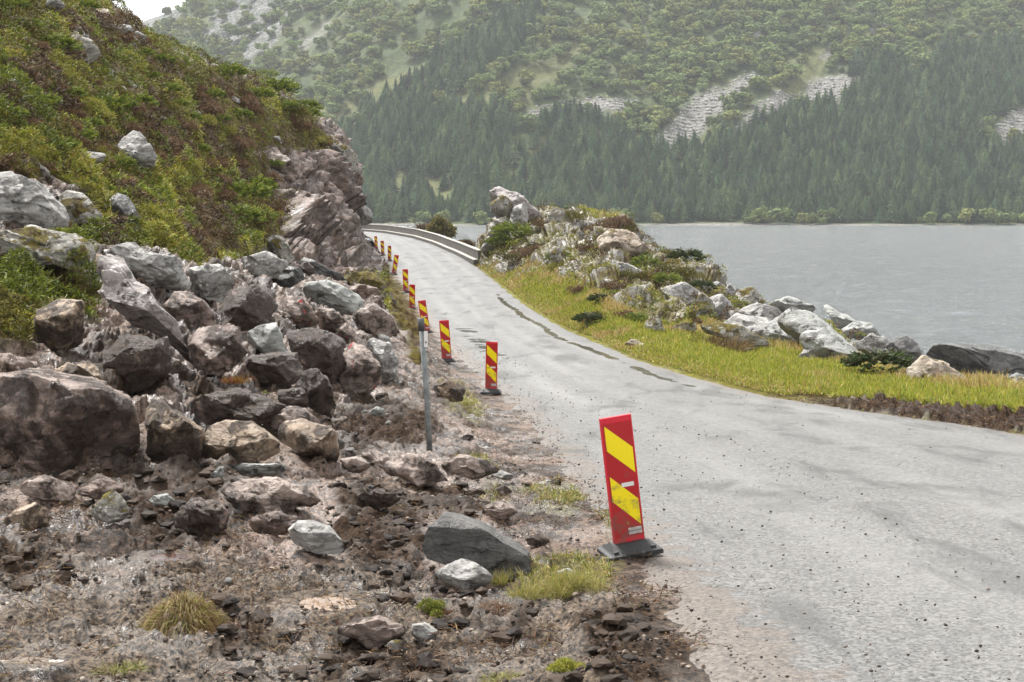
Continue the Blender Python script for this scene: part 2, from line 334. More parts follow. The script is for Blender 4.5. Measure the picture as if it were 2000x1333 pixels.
# zones of the land, as areas of the picture the land was read from
Z_CLIFF = [(524,288),(560,298),(600,296),(648,304),(622,240),(640,246),(672,282),(697,305),(712,380),(730,430),(752,520),(700,548),(620,528),(565,510),(548,460),(556,410),(538,350)]
Z_VEG = [[(-600,-600),(900,-600),(225,15),(350,105),(480,150),(560,190),(622,236),(655,306),(600,298),(524,290),(538,350),(556,410),(548,470),(500,492),(420,492),(330,462),(250,440),(200,420),(150,372),(100,345),(0,345),(-600,345)],
         [(-600,500),(0,500),(100,505),(170,520),(200,570),(190,610),(100,590),(60,640),(60,690),(0,700),(-600,700)],
         [(120,425),(200,410),(330,440),(520,480),(500,500),(430,505),(380,520),(330,495),(260,480),(190,472)], [(680,540),(720,528),(760,560),(800,640),(770,640),(740,590)], [(720,560),(760,530),(790,560),(830,640),(820,720),(800,700),(785,640)]]
Z_GRAVEL = [(-600,1040),(0,1045),(250,1075),(480,1090),(600,1110),(700,1090),(820,1130),(1000,1160),(1150,1130),(1300,1200),(1420,1400),(-600,1400)]
Z_PINK = [[(340,960),(420,930),(560,930),(700,940),(820,930),(900,980),(800,1010),(720,1080),(560,1100),(480,1050),(450,960)],[(740,860),(880,890),(960,940),(880,960),(760,920)],[(0,940),(120,930),(160,970),(60,990)],[(-20,700),(120,700),(180,740),(40,745)],[(100,1120),(260,1105),(330,1130),(220,1160)]]
Z_PEAT = [[(230,960),(330,950),(400,960),(450,990),(450,1060),(330,1070),(240,1040)],[(-100,900),(120,915),(290,905),(420,905),(560,925),(420,945),(250,950),(60,935),(-100,930)],[(640,960),(700,945),(800,960),(830,1010),(820,1080),(700,1090),(650,1030)],[(820,930),(900,940),(960,1000),(900,1010),(830,990)],[(180,655),(330,650),(340,760),(200,760)],[(380,750),(480,740),(470,780),(390,790)],[(650,800),(760,770),(850,800),(840,850),(700,870)],[(400,1180),(520,1190),(520,1260),(430,1260)],[(840,1200),(1040,1180),(1040,1230),(860,1240)],[(1120,1210),(1260,1195),(1380,1280),(1420,1340),(1200,1340)],[(-80,1060),(80,1050),(160,1085),(60,1100),(-80,1095)],[(700,1230),(620,1290),(760,1330),(900,1320),(860,1270)]]
Z_TUFT = [[(855,735),(900,740),(950,800),(930,820),(880,800)],[(885,890),(940,885),(985,915),(960,930)],[(1015,960),(1090,935),(1150,975),(1120,1000),(1040,985)],[(985,1110),(1120,1085),(1200,1100),(1190,1150),(1040,1165)],[(1160,1000),(1215,990),(1240,1030),(1190,1050)],[(940,960),(985,950),(1000,980),(960,985)]]
Z_OUT = [(935,520),(945,440),(955,370),(1060,400),(1240,440),(1420,560),(1730,670),(2400,690),(2400,765),(1900,762),(1780,745),(1640,705),(1560,690),(1480,675),(1380,645),(1280,640),(1200,600),(1130,560),(1060,530),(1000,540)]
PUDDLES = [(640,1178,62,17,0.19,0.125,0.075),(330,1088,40,9,0.06,0.035,0.028),(60,1290,75,10,0.17,0.135,0.10)]
GRAIN = 2.4; DISP = {}
def settle(P):                         # move points from the smooth land onto its broken surface
    u = P[:, 0] / P[:, 1] * F; l = np.log(P[:, 1]); ll = DISP['ll']; D = DISP['D']
    fx = np.clip((u - DISP['u0']) / GRAIN, 0, D.shape[1] - 1.001); j = np.clip(np.searchsorted(ll, l) - 1, 0, len(ll) - 2); ty = np.clip((l - ll[j]) / (ll[j + 1] - ll[j]), 0, 1)[:, None]; i = fx.astype(int); tx = (fx - i)[:, None]
    return P + (D[j, i] * (1 - tx) + D[j, i + 1] * tx) * (1 - ty) + (D[j + 1, i] * (1 - tx) + D[j + 1, i + 1] * tx) * ty
def build_land():
    uu = np.arange(-330, 2290, GRAIN) - CX; ll = np.concatenate([np.arange(math.log(6.4), math.log(21), 0.0019), np.arange(math.log(21), math.log(300), 0.0034)])
    U, L = np.meshgrid(uu, ll); Y = np.exp(L).ravel(); X = (U.ravel() / F) * Y; Z = base_z(X, Y); nr, nc = U.shape
    P = np.stack([X, Y, Z], -1); px, py = project(P)
    G = P.reshape(nr, nc, 3); du = np.gradient(G, axis=1); dl = np.gradient(G, axis=0)
    Nn = np.cross(du, dl).reshape(-1, 3); Nn /= np.linalg.norm(Nn, axis=1, keepdims=True) + 1e-12; Nn *= np.sign(Nn[:, 2:3])
    dL = XL(Y) - X; dR = X - XR(Y); left = dL > dR; off = np.maximum(dL, dR)
    wob = fbm(P * 0.9, 4, 3) * (60.0 / np.maximum(Y, 12) * 12); wob2 = fbm(P * 2.3, 3, 9) * 8
    def zone(poly, w=10): return sstep(-w, w, poly_sd(px, py, poly) + np.clip(wob, -22, 22) + wob2)
    cliff = zone(Z_CLIFF, 6) * left; veg = np.max([zone(p, 10) for p in Z_VEG], 0) * left; veg = veg * (1 - cliff)
    gravel = zone(Z_GRAVEL, 25) * left; pink = np.max([zone(p, 18) for p in Z_PINK], 0) * left
    tuft = np.max([zone(p, 10) for p in Z_TUFT], 0) * left; slabz = sstep(1380, 1470, px) * (~left)
    rocky = zone(Z_OUT, 12) * (~left); grass = ((~left) & (py < 900)) * (1 - 0.6 * rocky)
    # the strip of scraped-up soil along the near right road edge
    soil = sstep(0.75, 0.45, np.abs(dR - 0.45) + 0.25 * fbm(P * 1.7, 3, 77)) * (~left) * sstep(30, 27, Y)
    away = sstep(0.05, 0.8, off); peat = np.max([zone(p, 16) for p in Z_PEAT], 0) * left
    mudz = left * (1 - veg) * (1 - cliff)
    rubble = mudz * sstep(930, 850, py) * sstep(1.5, 4.8, dL)
    clod = fbm(P * 3.0, 5, 21, 0.55, mode=2); clod2 = fbm(P * 6.0, 2, 31, 0.4, mode=2); clod3 = fbm(P * 15.0, 2, 41, 0.5, mode=2) * sstep(22, 15, Y); clod2 = clod2 * sstep(55, 30, Y)
    patch = sstep(-0.15, 0.35, fbm(P * 0.55, 3, 71))
    smoothpink = 1 - 0.7 * pink * patch
    d = mudz * away * (0.16 * sstep(.3, 2.0, dL) * fbm(P * 1.15, 3, 23, .5, mode=2) + .045 * peat * (clod2 + .9) + 0.14 * clod * smoothpink + 0.036 * clod2 * smoothpink * (0.35 + patch) + 0.020 * clod3 * (0.4 + 0.6 * patch) + 0.02)
    fr1 = planes(P * np.array([1.0, .8, 1.3]) + .2 * clod[:, None], 15); fr2 = planes(P * 2.7 + 3.1, 16); fr3 = planes(P * 6.5, 17) * sstep(34, 22, Y)
    d += rubble * (0.17 * fr1 + 0.10 * fr2 + 0.02 * fr3 + .06 * clod)
    d += veg * away * (0.40 * fbm(P * 0.45, 4, 51) + 0.30 * fbm(P * 1.3, 4, 52, mode=2))
    gg = P.copy(); gg[:, 0] = P[:, 0] * 0.8 + P[:, 2] * 0.35; gg[:, 2] = P[:, 2] * 0.8 - P[:, 0] * 0.35
    d += cliff * sstep(0.2, 2.5, dL) * (1.5 * planes(gg * np.array([.20, .13, .30]), 61) + 0.75 * planes(gg * np.array([.62, .36, .9]), 62) + .30 * planes(gg * np.array([1.6, 1.0, 2.4]), 63) + .14 * planes(gg * 3.4, 64) + .18 * fbm(P * .8, 4, 64, mode=1))
    d -= cliff * (0.35 + 0.75 * sstep(5, 0.5, dL))
    d += (~left) * away * (grass * (0.05 * clod + 0.16 * fbm(P * 0.5, 3, 65)) + rocky * (1 - .8 * slabz) * (.9 * planes(gg * np.array([.34, .24, .5]), 18) + .35 * planes(gg * np.array([1.1, .8, 1.5]), 19) + .12 * planes(gg * 3.0, 20)))
    d += soil * (0.14 + 0.20 * clod2 + 0.16 * clod + 0.06 * clod3)
    pud = np.zeros(len(P)); ring = np.zeros(len(P))
    for (a, b, w, h, *_r) in PUDDLES:
        e = np.sqrt(((px - a) / w) ** 2 + ((py - b) / h) ** 2); pud = np.maximum(pud, sstep(1.15, 0.8, e)); ring = np.maximum(ring, sstep(2.0, 1.4, e))
    d = d * (1 - ring) + np.maximum(d * .8, .014) * ring; d = d * (1 - pud) - 0.014 * pud
    lip = sstep(-0.4, 0.1, off) * sstep(0.9, 0.2, off) * left * sstep(-0.2, 0.35, fbm(P * 1.4, 4, 88))
    d += lip * (0.05 + 0.03 * clod2)
    DISP['u0'] = uu[0]; DISP['ll'] = ll; DISP['D'] = (Nn * d[:, None]).reshape(nr, nc, 3).astype(np.float32)
    P = P + Nn * d[:, None]
    zone_a = np.stack([veg, cliff, gravel, np.where(left, tuft, slabz)], -1); zone_b = np.stack([np.clip(grass - soil, 0, 1), rocky, np.clip(pink - peat, 0, 1), np.maximum(soil, .9 * peat * (1 - veg))], -1)
    # keep the faces that matter
    keep_v = (off > -1.0) & (Y < 300)
    lm = (left & keep_v & (Y < 230)).reshape(nr, nc); rm = ((~left) & keep_v & (Z > -9.5)).reshape(nr, nc)
    def fm(m): return m[:-1, :-1] & m[1:, :-1] & m[:-1, 1:] & m[1:, 1:]
    for nm, mk in (("hillside", lm), ("verge", rm)):
        Q = grid_faces(nr, nc, fm(mk)); V, Q2, a, b = compact(P, Q, zone_a, zone_b)
        o = mesh_np(nm, V, Q2, M_LAND, True, {'zone_a': a, 'zone_b': b}); tag(o, kind='structure')
def land_material():
    n = N('land'); p = n.pos(); a = n.sep(n.attr('zone_a').outputs['Color']); aa = n.attr('zone_a').outputs['Alpha']
    b = n.sep(n.attr('zone_b').outputs['Color']); ba = n.attr('zone_b').outputs['Alpha']
    n1 = n.noise(p, 0.9, 6, 0.6); n2 = n.noise(p, 5.0, 8, 0.68, 0.4); n3 = n.noise(p, 24.0, 8, 0.72); n4 = n.noise(p, 90.0, 4, 0.7)
    peat = n.mix(n.ramp(n3, (0.40, 0.0), (0.66, 1.0)), (0.006, 0.0036, 0.0022), (0.060, 0.036, 0.021))
    brown = n.mix(n.ramp(n3, (0.42, 0.0), (0.62, 1.0)), (0.009, 0.0055, 0.0035), (0.115, 0.074, 0.047))
    pinkc = n.mix(n.ramp(n3, (0.38, 0.0), (0.54, 1.0)), (0.024, 0.015, 0.010), (0.25, 0.180, 0.14))
    grav = n.mix(n.ramp(n3, (0.42, 0.0), (0.62, 1.0)), (0.011, 0.007, 0.0045), (0.21, 0.158, 0.11))
    c = n.mix(n.ramp(n2, (0.45, 0.0), (0.57, 1.0)), peat, brown)
    c = n.mix(n.math('MULTIPLY', n.ramp(n.math('ADD', n1, n.math('MULTIPLY', n2, 0.4)), (0.66, 0.0), (0.76, 1.0)), 0.7), c, pinkc)
    c = n.mix(n.math('MULTIPLY', b[2], n.ramp(n2, (0.40, 0.0), (0.52, 1.0))), c, pinkc)
    c = n.mix(n.math('MULTIPLY', a[2], n.ramp(n2, (0.36, 0.2), (0.50, 1.0))), c, grav)
    vg = n.mix(n.ramp(n2, (0.38, 0.0), (0.62, 1.0)), (0.028, 0.018, 0.008), (0.10, 0.080, 0.018))
    vg = n.mix(n.ramp(n1, (0.52, 0.0), (0.64, 0.8)), vg, (0.055, 0.030, 0.018))
    c = n.mix(a[0], c, vg)
    ln = n.noise(n.mapv(p, (1.2, 0.8, 3.6), rot=(0.2, 0.45, 0)), 1.1, 8, 0.7, 0.9)
    cl = n.mix(n.ramp(ln, (0.36, 0.0), (0.62, 1.0)), (0.020, 0.013, 0.010), (0.175, 0.126, 0.102))
    cl = n.mix(n.math('MULTIPLY', n.ramp(n2, (0.50, 0.0), (0.62, 1.0)), 0.6), cl, (0.26, 0.22, 0.20))
    cl = n.mix(n.ramp(n.noise(p, 2.6, 7, 0.7), (0.34, 0.9), (0.44, 0.0)), cl, (0.022, 0.015, 0.012))
    c = n.mix(a[1], c, cl)
    gr = n.mix(n.ramp(n2, (0.38, 0.0), (0.62, 1.0)), (0.075, 0.062, 0.018), (0.16, 0.155, 0.03))
    c = n.mix(b[0], c, gr)
    tf = n.mix(n.ramp(n3, (0.40, 0.0), (0.60, 1.0)), (0.05, 0.04, 0.015), (0.14, 0.125, 0.035))
    c = n.mix(n.math('MULTIPLY', aa, n.ramp(n2, (0.42, 0.0), (0.54, 0.9))), c, tf)
    rk = n.mix(n.ramp(ln, (0.36, 0.0), (0.62, 1.0)), (0.05, 0.045, 0.038), (0.27, 0.255, 0.23))
    rk = n.mix(n.ramp(n.math('ADD', n.noise(p, 0.8, 6, 0.65), n.math('MULTIPLY', aa, .2)), (0.50, 0.0), (0.58, 1.0)), n.mix(n.ramp(n2, (0.4, 0.0), (0.6, 1.0)), (0.045, 0.030, 0.012), (0.12, 0.10, 0.022)), rk)
    c = n.mix(b[1], c, rk)
    so = n.mix(n.ramp(n3, (0.36, 0.0), (0.66, 1.0)), (0.006, 0.004, 0.0025), (0.065, 0.040, 0.025))
    c = n.mix(ba, c, so)
    wet = n.ramp(n.noise(p, 1.7, 7, 0.65), (0.40, 0.22), (0.60, 0.62))
    dry = n.math('MAXIMUM', n.math('MAXIMUM', a[0], b[0]), n.math('MAXIMUM', n.math('MULTIPLY', ba, 0.9), n.math('MULTIPLY', a[1], 0.5)))
    rg = n.mix(dry, wet, (0.85,) * 3)
    gl = n.math('MULTIPLY', n.ramp(n.math('ADD', n.noise(p, 1.3, 6, 0.65), n.math('MULTIPLY', b[2], .10)), (0.47, 0.22), (0.57, 1.0)), n.math('SUBTRACT', 1.0, n.math('MULTIPLY', dry, .8)))
    rg = n.mix(n.math('MULTIPLY', gl, .7), rg, (.16,) * 3)
    h = n.math('ADD', n.math('MULTIPLY', n2, 0.7), n.math('ADD', n.math('MULTIPLY', n3, 0.5), n.math('MULTIPLY', n4, 0.18)))
    return n.done(c, rg, n.bump(h, 1.0, 0.045), n.math('MULTIPLY', gl, 0.7))
M_LAND = land_material()
build_land()

def road_material():
    n = N('wet_asphalt'); p = n.pos(); e = n.sep(n.attr('edge').outputs['Color'])
    sp = n.math('ADD', n.math('MULTIPLY', n.noise(p, 60.0, 4, 0.8), .6), n.math('MULTIPLY', n.vor(p, 48.0, 'F1', 'Color'), .4)); s2 = n.vor(p, 55.0)
    st = n.noise(n.mapv(p, (0.55, 0.16, 1), rot=(0, 0, -0.08)), 2.2, 6, 0.62, 0.5)   # long wet streaks
    cross = n.noise(n.mapv(p, (0.30, 1.1, 1), rot=(0, 0, 0.15)), 1.5, 6, 0.65, 0.8)
    c = n.mix(n.ramp(sp, (0.36, 0.0), (0.64, 1.0)), (0.040, 0.039, 0.037), (0.18, 0.176, 0.168))
    c = n.mix(n.math('MULTIPLY', n.ramp(s2, (0.10, 1.0), (0.22, 0.0)), n.ramp(n.noise(p, 9.0, 3), (0.48, 0.0), (0.62, 0.55))), c, (0.05, 0.048, 0.047))
    wetm = n.math('MULTIPLY', n.ramp(st, (0.52, 0.0), (0.66, 1.0)), 0.7)
    c = n.mix(n.math('MULTIPLY', e[2], n.ramp(n.noise(n.mapv(p, (.5, .08, 1)), 1.0, 4), (.35, 0.0), (.65, .5))), c, (0.21, 0.206, 0.195))
    wet2 = n.math('MULTIPLY', n.ramp(cross, (0.60, 0.0), (0.78, 1.0)), 0.28)
    w = n.math('MAXIMUM', wetm, wet2)
    c = n.mix(w, c, (0.050, 0.049, 0.048))
    mudn = n.math('ADD', e[0], n.math('MULTIPLY', n.math('SUBTRACT', n.noise(p, 2.6, 8, 0.7), 0.5), 1.9))
    mk = n.ramp(mudn, (0.40, 0.0), (0.62, 1.0))
    mc = n.mix(n.ramp(n.noise(p, 30.0, 6, 0.7), (0.36, 0.0), (0.64, 1.0)), (0.035, 0.026, 0.020), (0.20, 0.165, 0.135))
    c = n.mix(n.math('MULTIPLY', mk, 0.9), c, mc)
    dirt = n.math('MULTIPLY', n.ramp(n.noise(p, 7.0, 8, 0.75), (0.57, 0.0), (0.66, 1.0)), n.ramp(n.noise(p, 0.6, 4), (0.42, 0.1), (0.62, 0.8)))
    c = n.mix(n.math('MULTIPLY', dirt, 0.6), c, (0.085, 0.055, 0.045))
    pm = n.math('ADD', e[1], n.math('MULTIPLY', n.math('SUBTRACT', n.noise(p, 1.3, 6, 0.6), 0.5), 1.5))
    pm = n.ramp(pm, (0.62, 0.0), (0.68, 1.0))
    c = n.mix(n.math('MULTIPLY', pm, 0.8), c, (0.05, 0.046, 0.04))
    rg = n.mix(w, n.ramp(n.noise(p, 3.0, 6, 0.7), (0.35, 0.36), (0.65, 0.55)), (0.24,) * 3); rg = n.mix(pm, rg, (0.12,) * 3)
    hh = n.math('MULTIPLY', n.math('ADD', sp, n.math('MULTIPLY', mk, n.noise(p, 14.0, 6, 0.7))), n.math('SUBTRACT', 1.0, pm))
    return n.done(c, rg, n.bump(hh, 0.8, 0.02), 0.5)
def build_road():
    ll = np.arange(math.log(5.8), math.log(235), 0.0035); Y = np.exp(ll); nc = 90; t = np.linspace(-0.02, 1.02, nc)
    YY, TT = np.meshgrid(Y, t, indexing='ij'); w = XR(YY) - XL(YY); X = XL(YY) + TT * w
    X = X + np.where(TT < .5, -1, 1) * (fbm(np.stack([np.zeros(YY.size), YY.ravel() * .55, TT.ravel() * 0 + 3 * (TT.ravel() > .5)], -1), 6, 15, .6) * 0.30).reshape(YY.shape) * np.abs(2 * TT - 1) ** 6
    Z = ROAD_Z(YY) + 0.05 * (1 - (2 * TT - 1) ** 2) - 0.02 + 0.008 * fbm(np.stack([X.ravel() * 1.2, YY.ravel() * 0.7, 0 * X.ravel()], -1), 3, 16).reshape(X.shape)
    Z -= 0.05 * sstep(0.0, -0.02, TT) + 0.05 * sstep(1.0, 1.02, TT)
    dl = (X - XL(YY)); dr = (XR(YY) - X)
    mud = np.maximum(sstep(1.0, 0.0, dl) * (0.62 + 0.25 * sstep(14, 8, YY)), 0.62 * sstep(0.8, 0, dr) * sstep(60, 30, YY))
    pud = sstep(0.7, 0.15, np.abs(dl - 1.0)) * sstep(38, 42, YY) * sstep(60, 50, YY) * 0.62
    wv = fbm(np.stack([YY.ravel() * .16, 0 * YY.ravel(), 0 * YY.ravel()], -1), 3, 17).reshape(YY.shape); pud = np.maximum(pud, sstep(0.33, 0.03, np.abs(dr - 0.75 - 0.5 * wv)) * sstep(27, 36, YY) * sstep(80, 66, YY) * sstep(-1.0, -.1, fbm(np.stack([YY.ravel() * .22 + 9, 0 * YY.ravel(), 0 * YY.ravel()], -1), 2, 18).reshape(YY.shape)) * .9)
    trk = np.zeros_like(TT)
    for tc, tw in ((.22, .06), (.44, .05), (.58, .05), (.82, .06)): trk = np.maximum(trk, np.exp(-((TT - tc) / tw) ** 2))
    C = np.stack([mud.ravel(), pud.ravel(), trk.ravel()], -1)
    o = mesh_np("road", np.stack([X, YY, Z], -1).reshape(-1, 3), grid_faces(len(Y), nc), road_material(), True, {'edge': C}); tag(o, kind='structure')
build_road()
def build_puddles():
    for i, (a, b, w, h, r, g, bl) in enumerate(PUDDLES):
        th = np.linspace(0, 2 * np.pi, 90, endpoint=False); k = 1 + 0.16 * np.sin(2 * th + i) + 0.10 * np.sin(3 * th + 2 * i) + 0.06 * np.sin(7 * th) + .07 * np.sin(11 * th + 1) + .05 * np.sin(17 * th)
        Yc = hit(a, b); z0 = base_z(np.array([at(a, b, Yc)[0]]), np.array([Yc]))[0] - 0.035
        ring = []
        for t, kk in zip(th, k):
            yy = hit(a + 1.3 * w * kk * math.cos(t), b + 1.3 * h * kk * math.sin(t)); ring.append(at(a + 1.3 * w * kk * math.cos(t), b + 1.3 * h * kk * math.sin(t), yy) - np.array([0, 0, .004]))
        V = np.array([np.mean(ring, 0)] + ring); n_ = len(ring); Q = np.array([(0, 1 + j, 1 + (j + 1) % n_) for j in range(n_)])
        n = N('muddy_water'); mm = n.done((r, g, bl), 0.05, n.bump(n.noise(n.pos(), 12, 2), 0.04, 0.02), 0.5)
        tag(mesh_np("puddle", V, Q, mm, True), kind='structure')
build_puddles()

# ------------------------------------------------------------------ the lake
def build_lake():
    n = N('lake_water'); p = n.pos()
    w1 = n.noise(n.mapv(p, (0.55, 1.0, 1), rot=(0, 0, 0.12)), 0.9, 6, 0.62, 0.3); w2 = n.noise(n.mapv(p, (0.7, 1.0, 1), rot=(0, 0, -0.3)), 3.6, 4, 0.6)
    h = n.math('ADD', n.math('MULTIPLY', w1, 1.0), n.math('MULTIPLY', w2, 0.85))
    m = n.done((0.135, 0.147, 0.152), 0.08, n.bump(h, 1.0, 0.62), 0.5, IOR=1.55)
    uu = np.arange(560, 2300, 5.0) - CX; ll = np.arange(math.log(44), math.log(760), 0.0028)
    U, L = np.meshgrid(uu, ll); Y = np.exp(L).ravel(); X = U.ravel() / F * Y
    Z = WATER_Z + .13 * fbm(np.stack([X / 2.4, Y / 1.1, 0 * X], -1), 2, 201) * sstep(170, 90, Y) + .26 * fbm(np.stack([X / 5.5, Y / 2.6, 0 * X], -1), 2, 202) * sstep(480, 250, Y) + .4 * fbm(np.stack([X / 14, Y / 6.5, 0 * X], -1), 2, 203) * sstep(610, 560, Y)
    tag(mesh_np("lake", np.stack([X, Y, Z], -1), grid_faces(*U.shape), m, True), kind='structure')
build_lake()
# ------------------------------------------------------------------ rocks
_ICO = {}
def ico(k):
    if k not in _ICO:
        bm = bmesh.new(); bmesh.ops.create_icosphere(bm, subdivisions=k, radius=1.0); bm.verts.ensure_lookup_table()
        V = np.array([v.co[:] for v in bm.verts]); Fc = np.array([[v.index for v in f.verts] for f in bm.faces]); bm.free(); _ICO[k] = (V, Fc)
    return _ICO[k]
def outline_radius(poly, th):          # distance from the centroid to the outline along each angle
    P = np.array(poly, float); out = np.zeros(len(th)); d = np.stack([np.cos(th), np.sin(th)], -1)
    for i in range(len(P)):
        a = P[i]; e = P[(i + 1) % len(P)] - a; den = d[:, 0] * e[1] - d[:, 1] * e[0]
        den = np.where(np.abs(den) < 1e-9, 1e-9, den)
        r = (a[0] * e[1] - a[1] * e[0]) / den; t = (a[0] * d[:, 1] - a[1] * d[:, 0]) / den
        ok = (t >= -1e-6) & (t <= 1 + 1e-6) & (r > 0); out = np.where(ok, np.maximum(out, r), out)
    return np.where(out < 1e-3, np.median(out[out > 1e-3]) if (out > 1e-3).any() else 1, out)
ROCK_N = [0]
def rock(style, poly, label, depth=0.8, group=None, Y=None, facets=10, rough=1.0, top=0.75, name='boulder', sink=0.0, lay=0.5, cat='rock'):
    ROCK_N[0] += 1; rs = np.random.default_rng(1000 + ROCK_N[0])
    P = np.array(poly, float); x, y = P[:, 0], P[:, 1]
    cr = x * np.roll(y, -1) - np.roll(x, -1) * y; A = cr.sum() / 2
    cx = ((x + np.roll(x, -1)) * cr).sum() / (6 * A); cy = ((y + np.roll(y, -1)) * cr).sum() / (6 * A)
    w, h = np.ptp(x), np.ptp(y); size = math.sqrt(abs(A))
    ybase = y.max() - 0.04 * h; xb = x[y > y.max() - 0.35 * h].mean()
    Yh = hit(float(np.clip(xb, -300, 2250)), ybase)
    Y = Yh if Y is None else min(Y, Yh - 0.2 * size / F * Yh)
    T = depth * size / F * Y; Yc = Y + T * 0.40 + sink
    k = 4 if size < 26 else (5 if size < 95 else 6)
    V, Fc = ico(k)
    th = np.arctan2(V[:, 1], V[:, 0]); local = np.stack([x - cx, -(y - cy)], -1); R = outline_radius(local, th)
    pexp = 3.6; t = np.clip(np.abs(V[:, 2]), 0, 1); f = (1 - t ** pexp) ** (1 / pexp)
    f = np.where(t < 1e-4, 1, f)
    sc = Yc / F
    Q = np.stack([R * f * np.cos(th), R * f * np.sin(th), V[:, 2] * T / sc], -1)      # photo pixels; z away from the camera
    # broken planes: one upward, one undercut, the rest at random, all on the side that faces the viewer
    norms = [(rs.uniform(-.3, .3), top, -0.62), (rs.uniform(-.4, .4), -0.42, -0.9)]
    for j in range(facets): norms.append((rs.uniform(-1, 1), rs.uniform(-.7, .8), rs.uniform(-1.1, -.25)))
    for j in range(3): norms.append((rs.uniform(-1, 1), rs.uniform(-.6, .8), rs.uniform(.2, 1)))
    for nv in norms:
        nv = np.array(nv); nv /= np.linalg.norm(nv); pr = Q @ nv; sup = pr.max(); hh = sup * rs.uniform(0.56, 0.80)
        ex = np.maximum(0, pr - hh); Q = Q - (ex * 0.985)[:, None] * nv
    rad = np.hypot(Q[:, 0], Q[:, 1]); ang = np.arctan2(Q[:, 1], Q[:, 0]); nb = 40; bi = ((ang + math.pi) / (2 * math.pi) * nb).astype(int) % nb
    mxr = np.zeros(nb); np.maximum.at(mxr, bi, rad); cen = (np.arange(nb) + .5) / nb * 2 * math.pi - math.pi
    ratio = np.clip(outline_radius(local, cen) / np.maximum(mxr, 1e-3), 0.8, 2.2); ratio = (np.roll(ratio, 1) + 2 * ratio + np.roll(ratio, -1)) / 4
    kx = np.interp(ang, np.concatenate([[cen[-1] - 2 * math.pi], cen, [cen[0] + 2 * math.pi]]), np.concatenate([[ratio[-1]], ratio, [ratio[0]]]))
    Q[:, 0] *= kx; Q[:, 1] *= kx
    S = Q / size; ctr = rs.uniform(-50, 50, 3)
    # weathering: broad dents, layered splits, small chips
    nrm = S / (np.linalg.norm(S, axis=1, keepdims=True) + 1e-9)
    axis = np.array([rs.uniform(-.5, .5), 0.9, rs.uniform(-.4, .4)]); axis /= np.linalg.norm(axis)
    lc = S + (S @ axis)[:, None] * axis * 3.2
    fa = planes(S * np.array([1.5, 2.1, 1.5]) + ctr, 11); fb = planes(S * np.array([3.6, 5.0, 3.6]) + ctr, 12)
    d = 0.034 * fbm(S * 1.7 + ctr, 4, 3) + 0.075 * fa + 0.05 * fb + 0.032 * lay * fbm(lc * 1.9 + ctr, 4, 5, mode=1) + 0.013 * fbm(S * 9 + ctr, 4, 7, mode=2)
    if k == 6: d += 0.008 * fbm(S * 30 + ctr, 3, 8)
    edge = 0.45 + 0.55 * np.minimum(1, np.abs(V[:, 2]) * 2.2)                       # keep the outline near the photo's
    Q = Q + nrm * (d * rough * edge * size)[:, None]
    u, s = ray(cx + Q[:, 0], cy - Q[:, 1]); Yv = Yc + Q[:, 2] * sc
    W = np.stack([u * Yc + (Yv - Yc) * u, Yv, s * Yc + (Yv - Yc) * s * 0.3], -1)
    c0 = np.array([W[:, 0].mean(), W[:, 1].mean(), W[:, 2].min()])
    o = mesh_np(name, W - c0, Fc, ROCK[style], True); o.location = c0
    tag(o, label, cat, group)
    return o, Yc
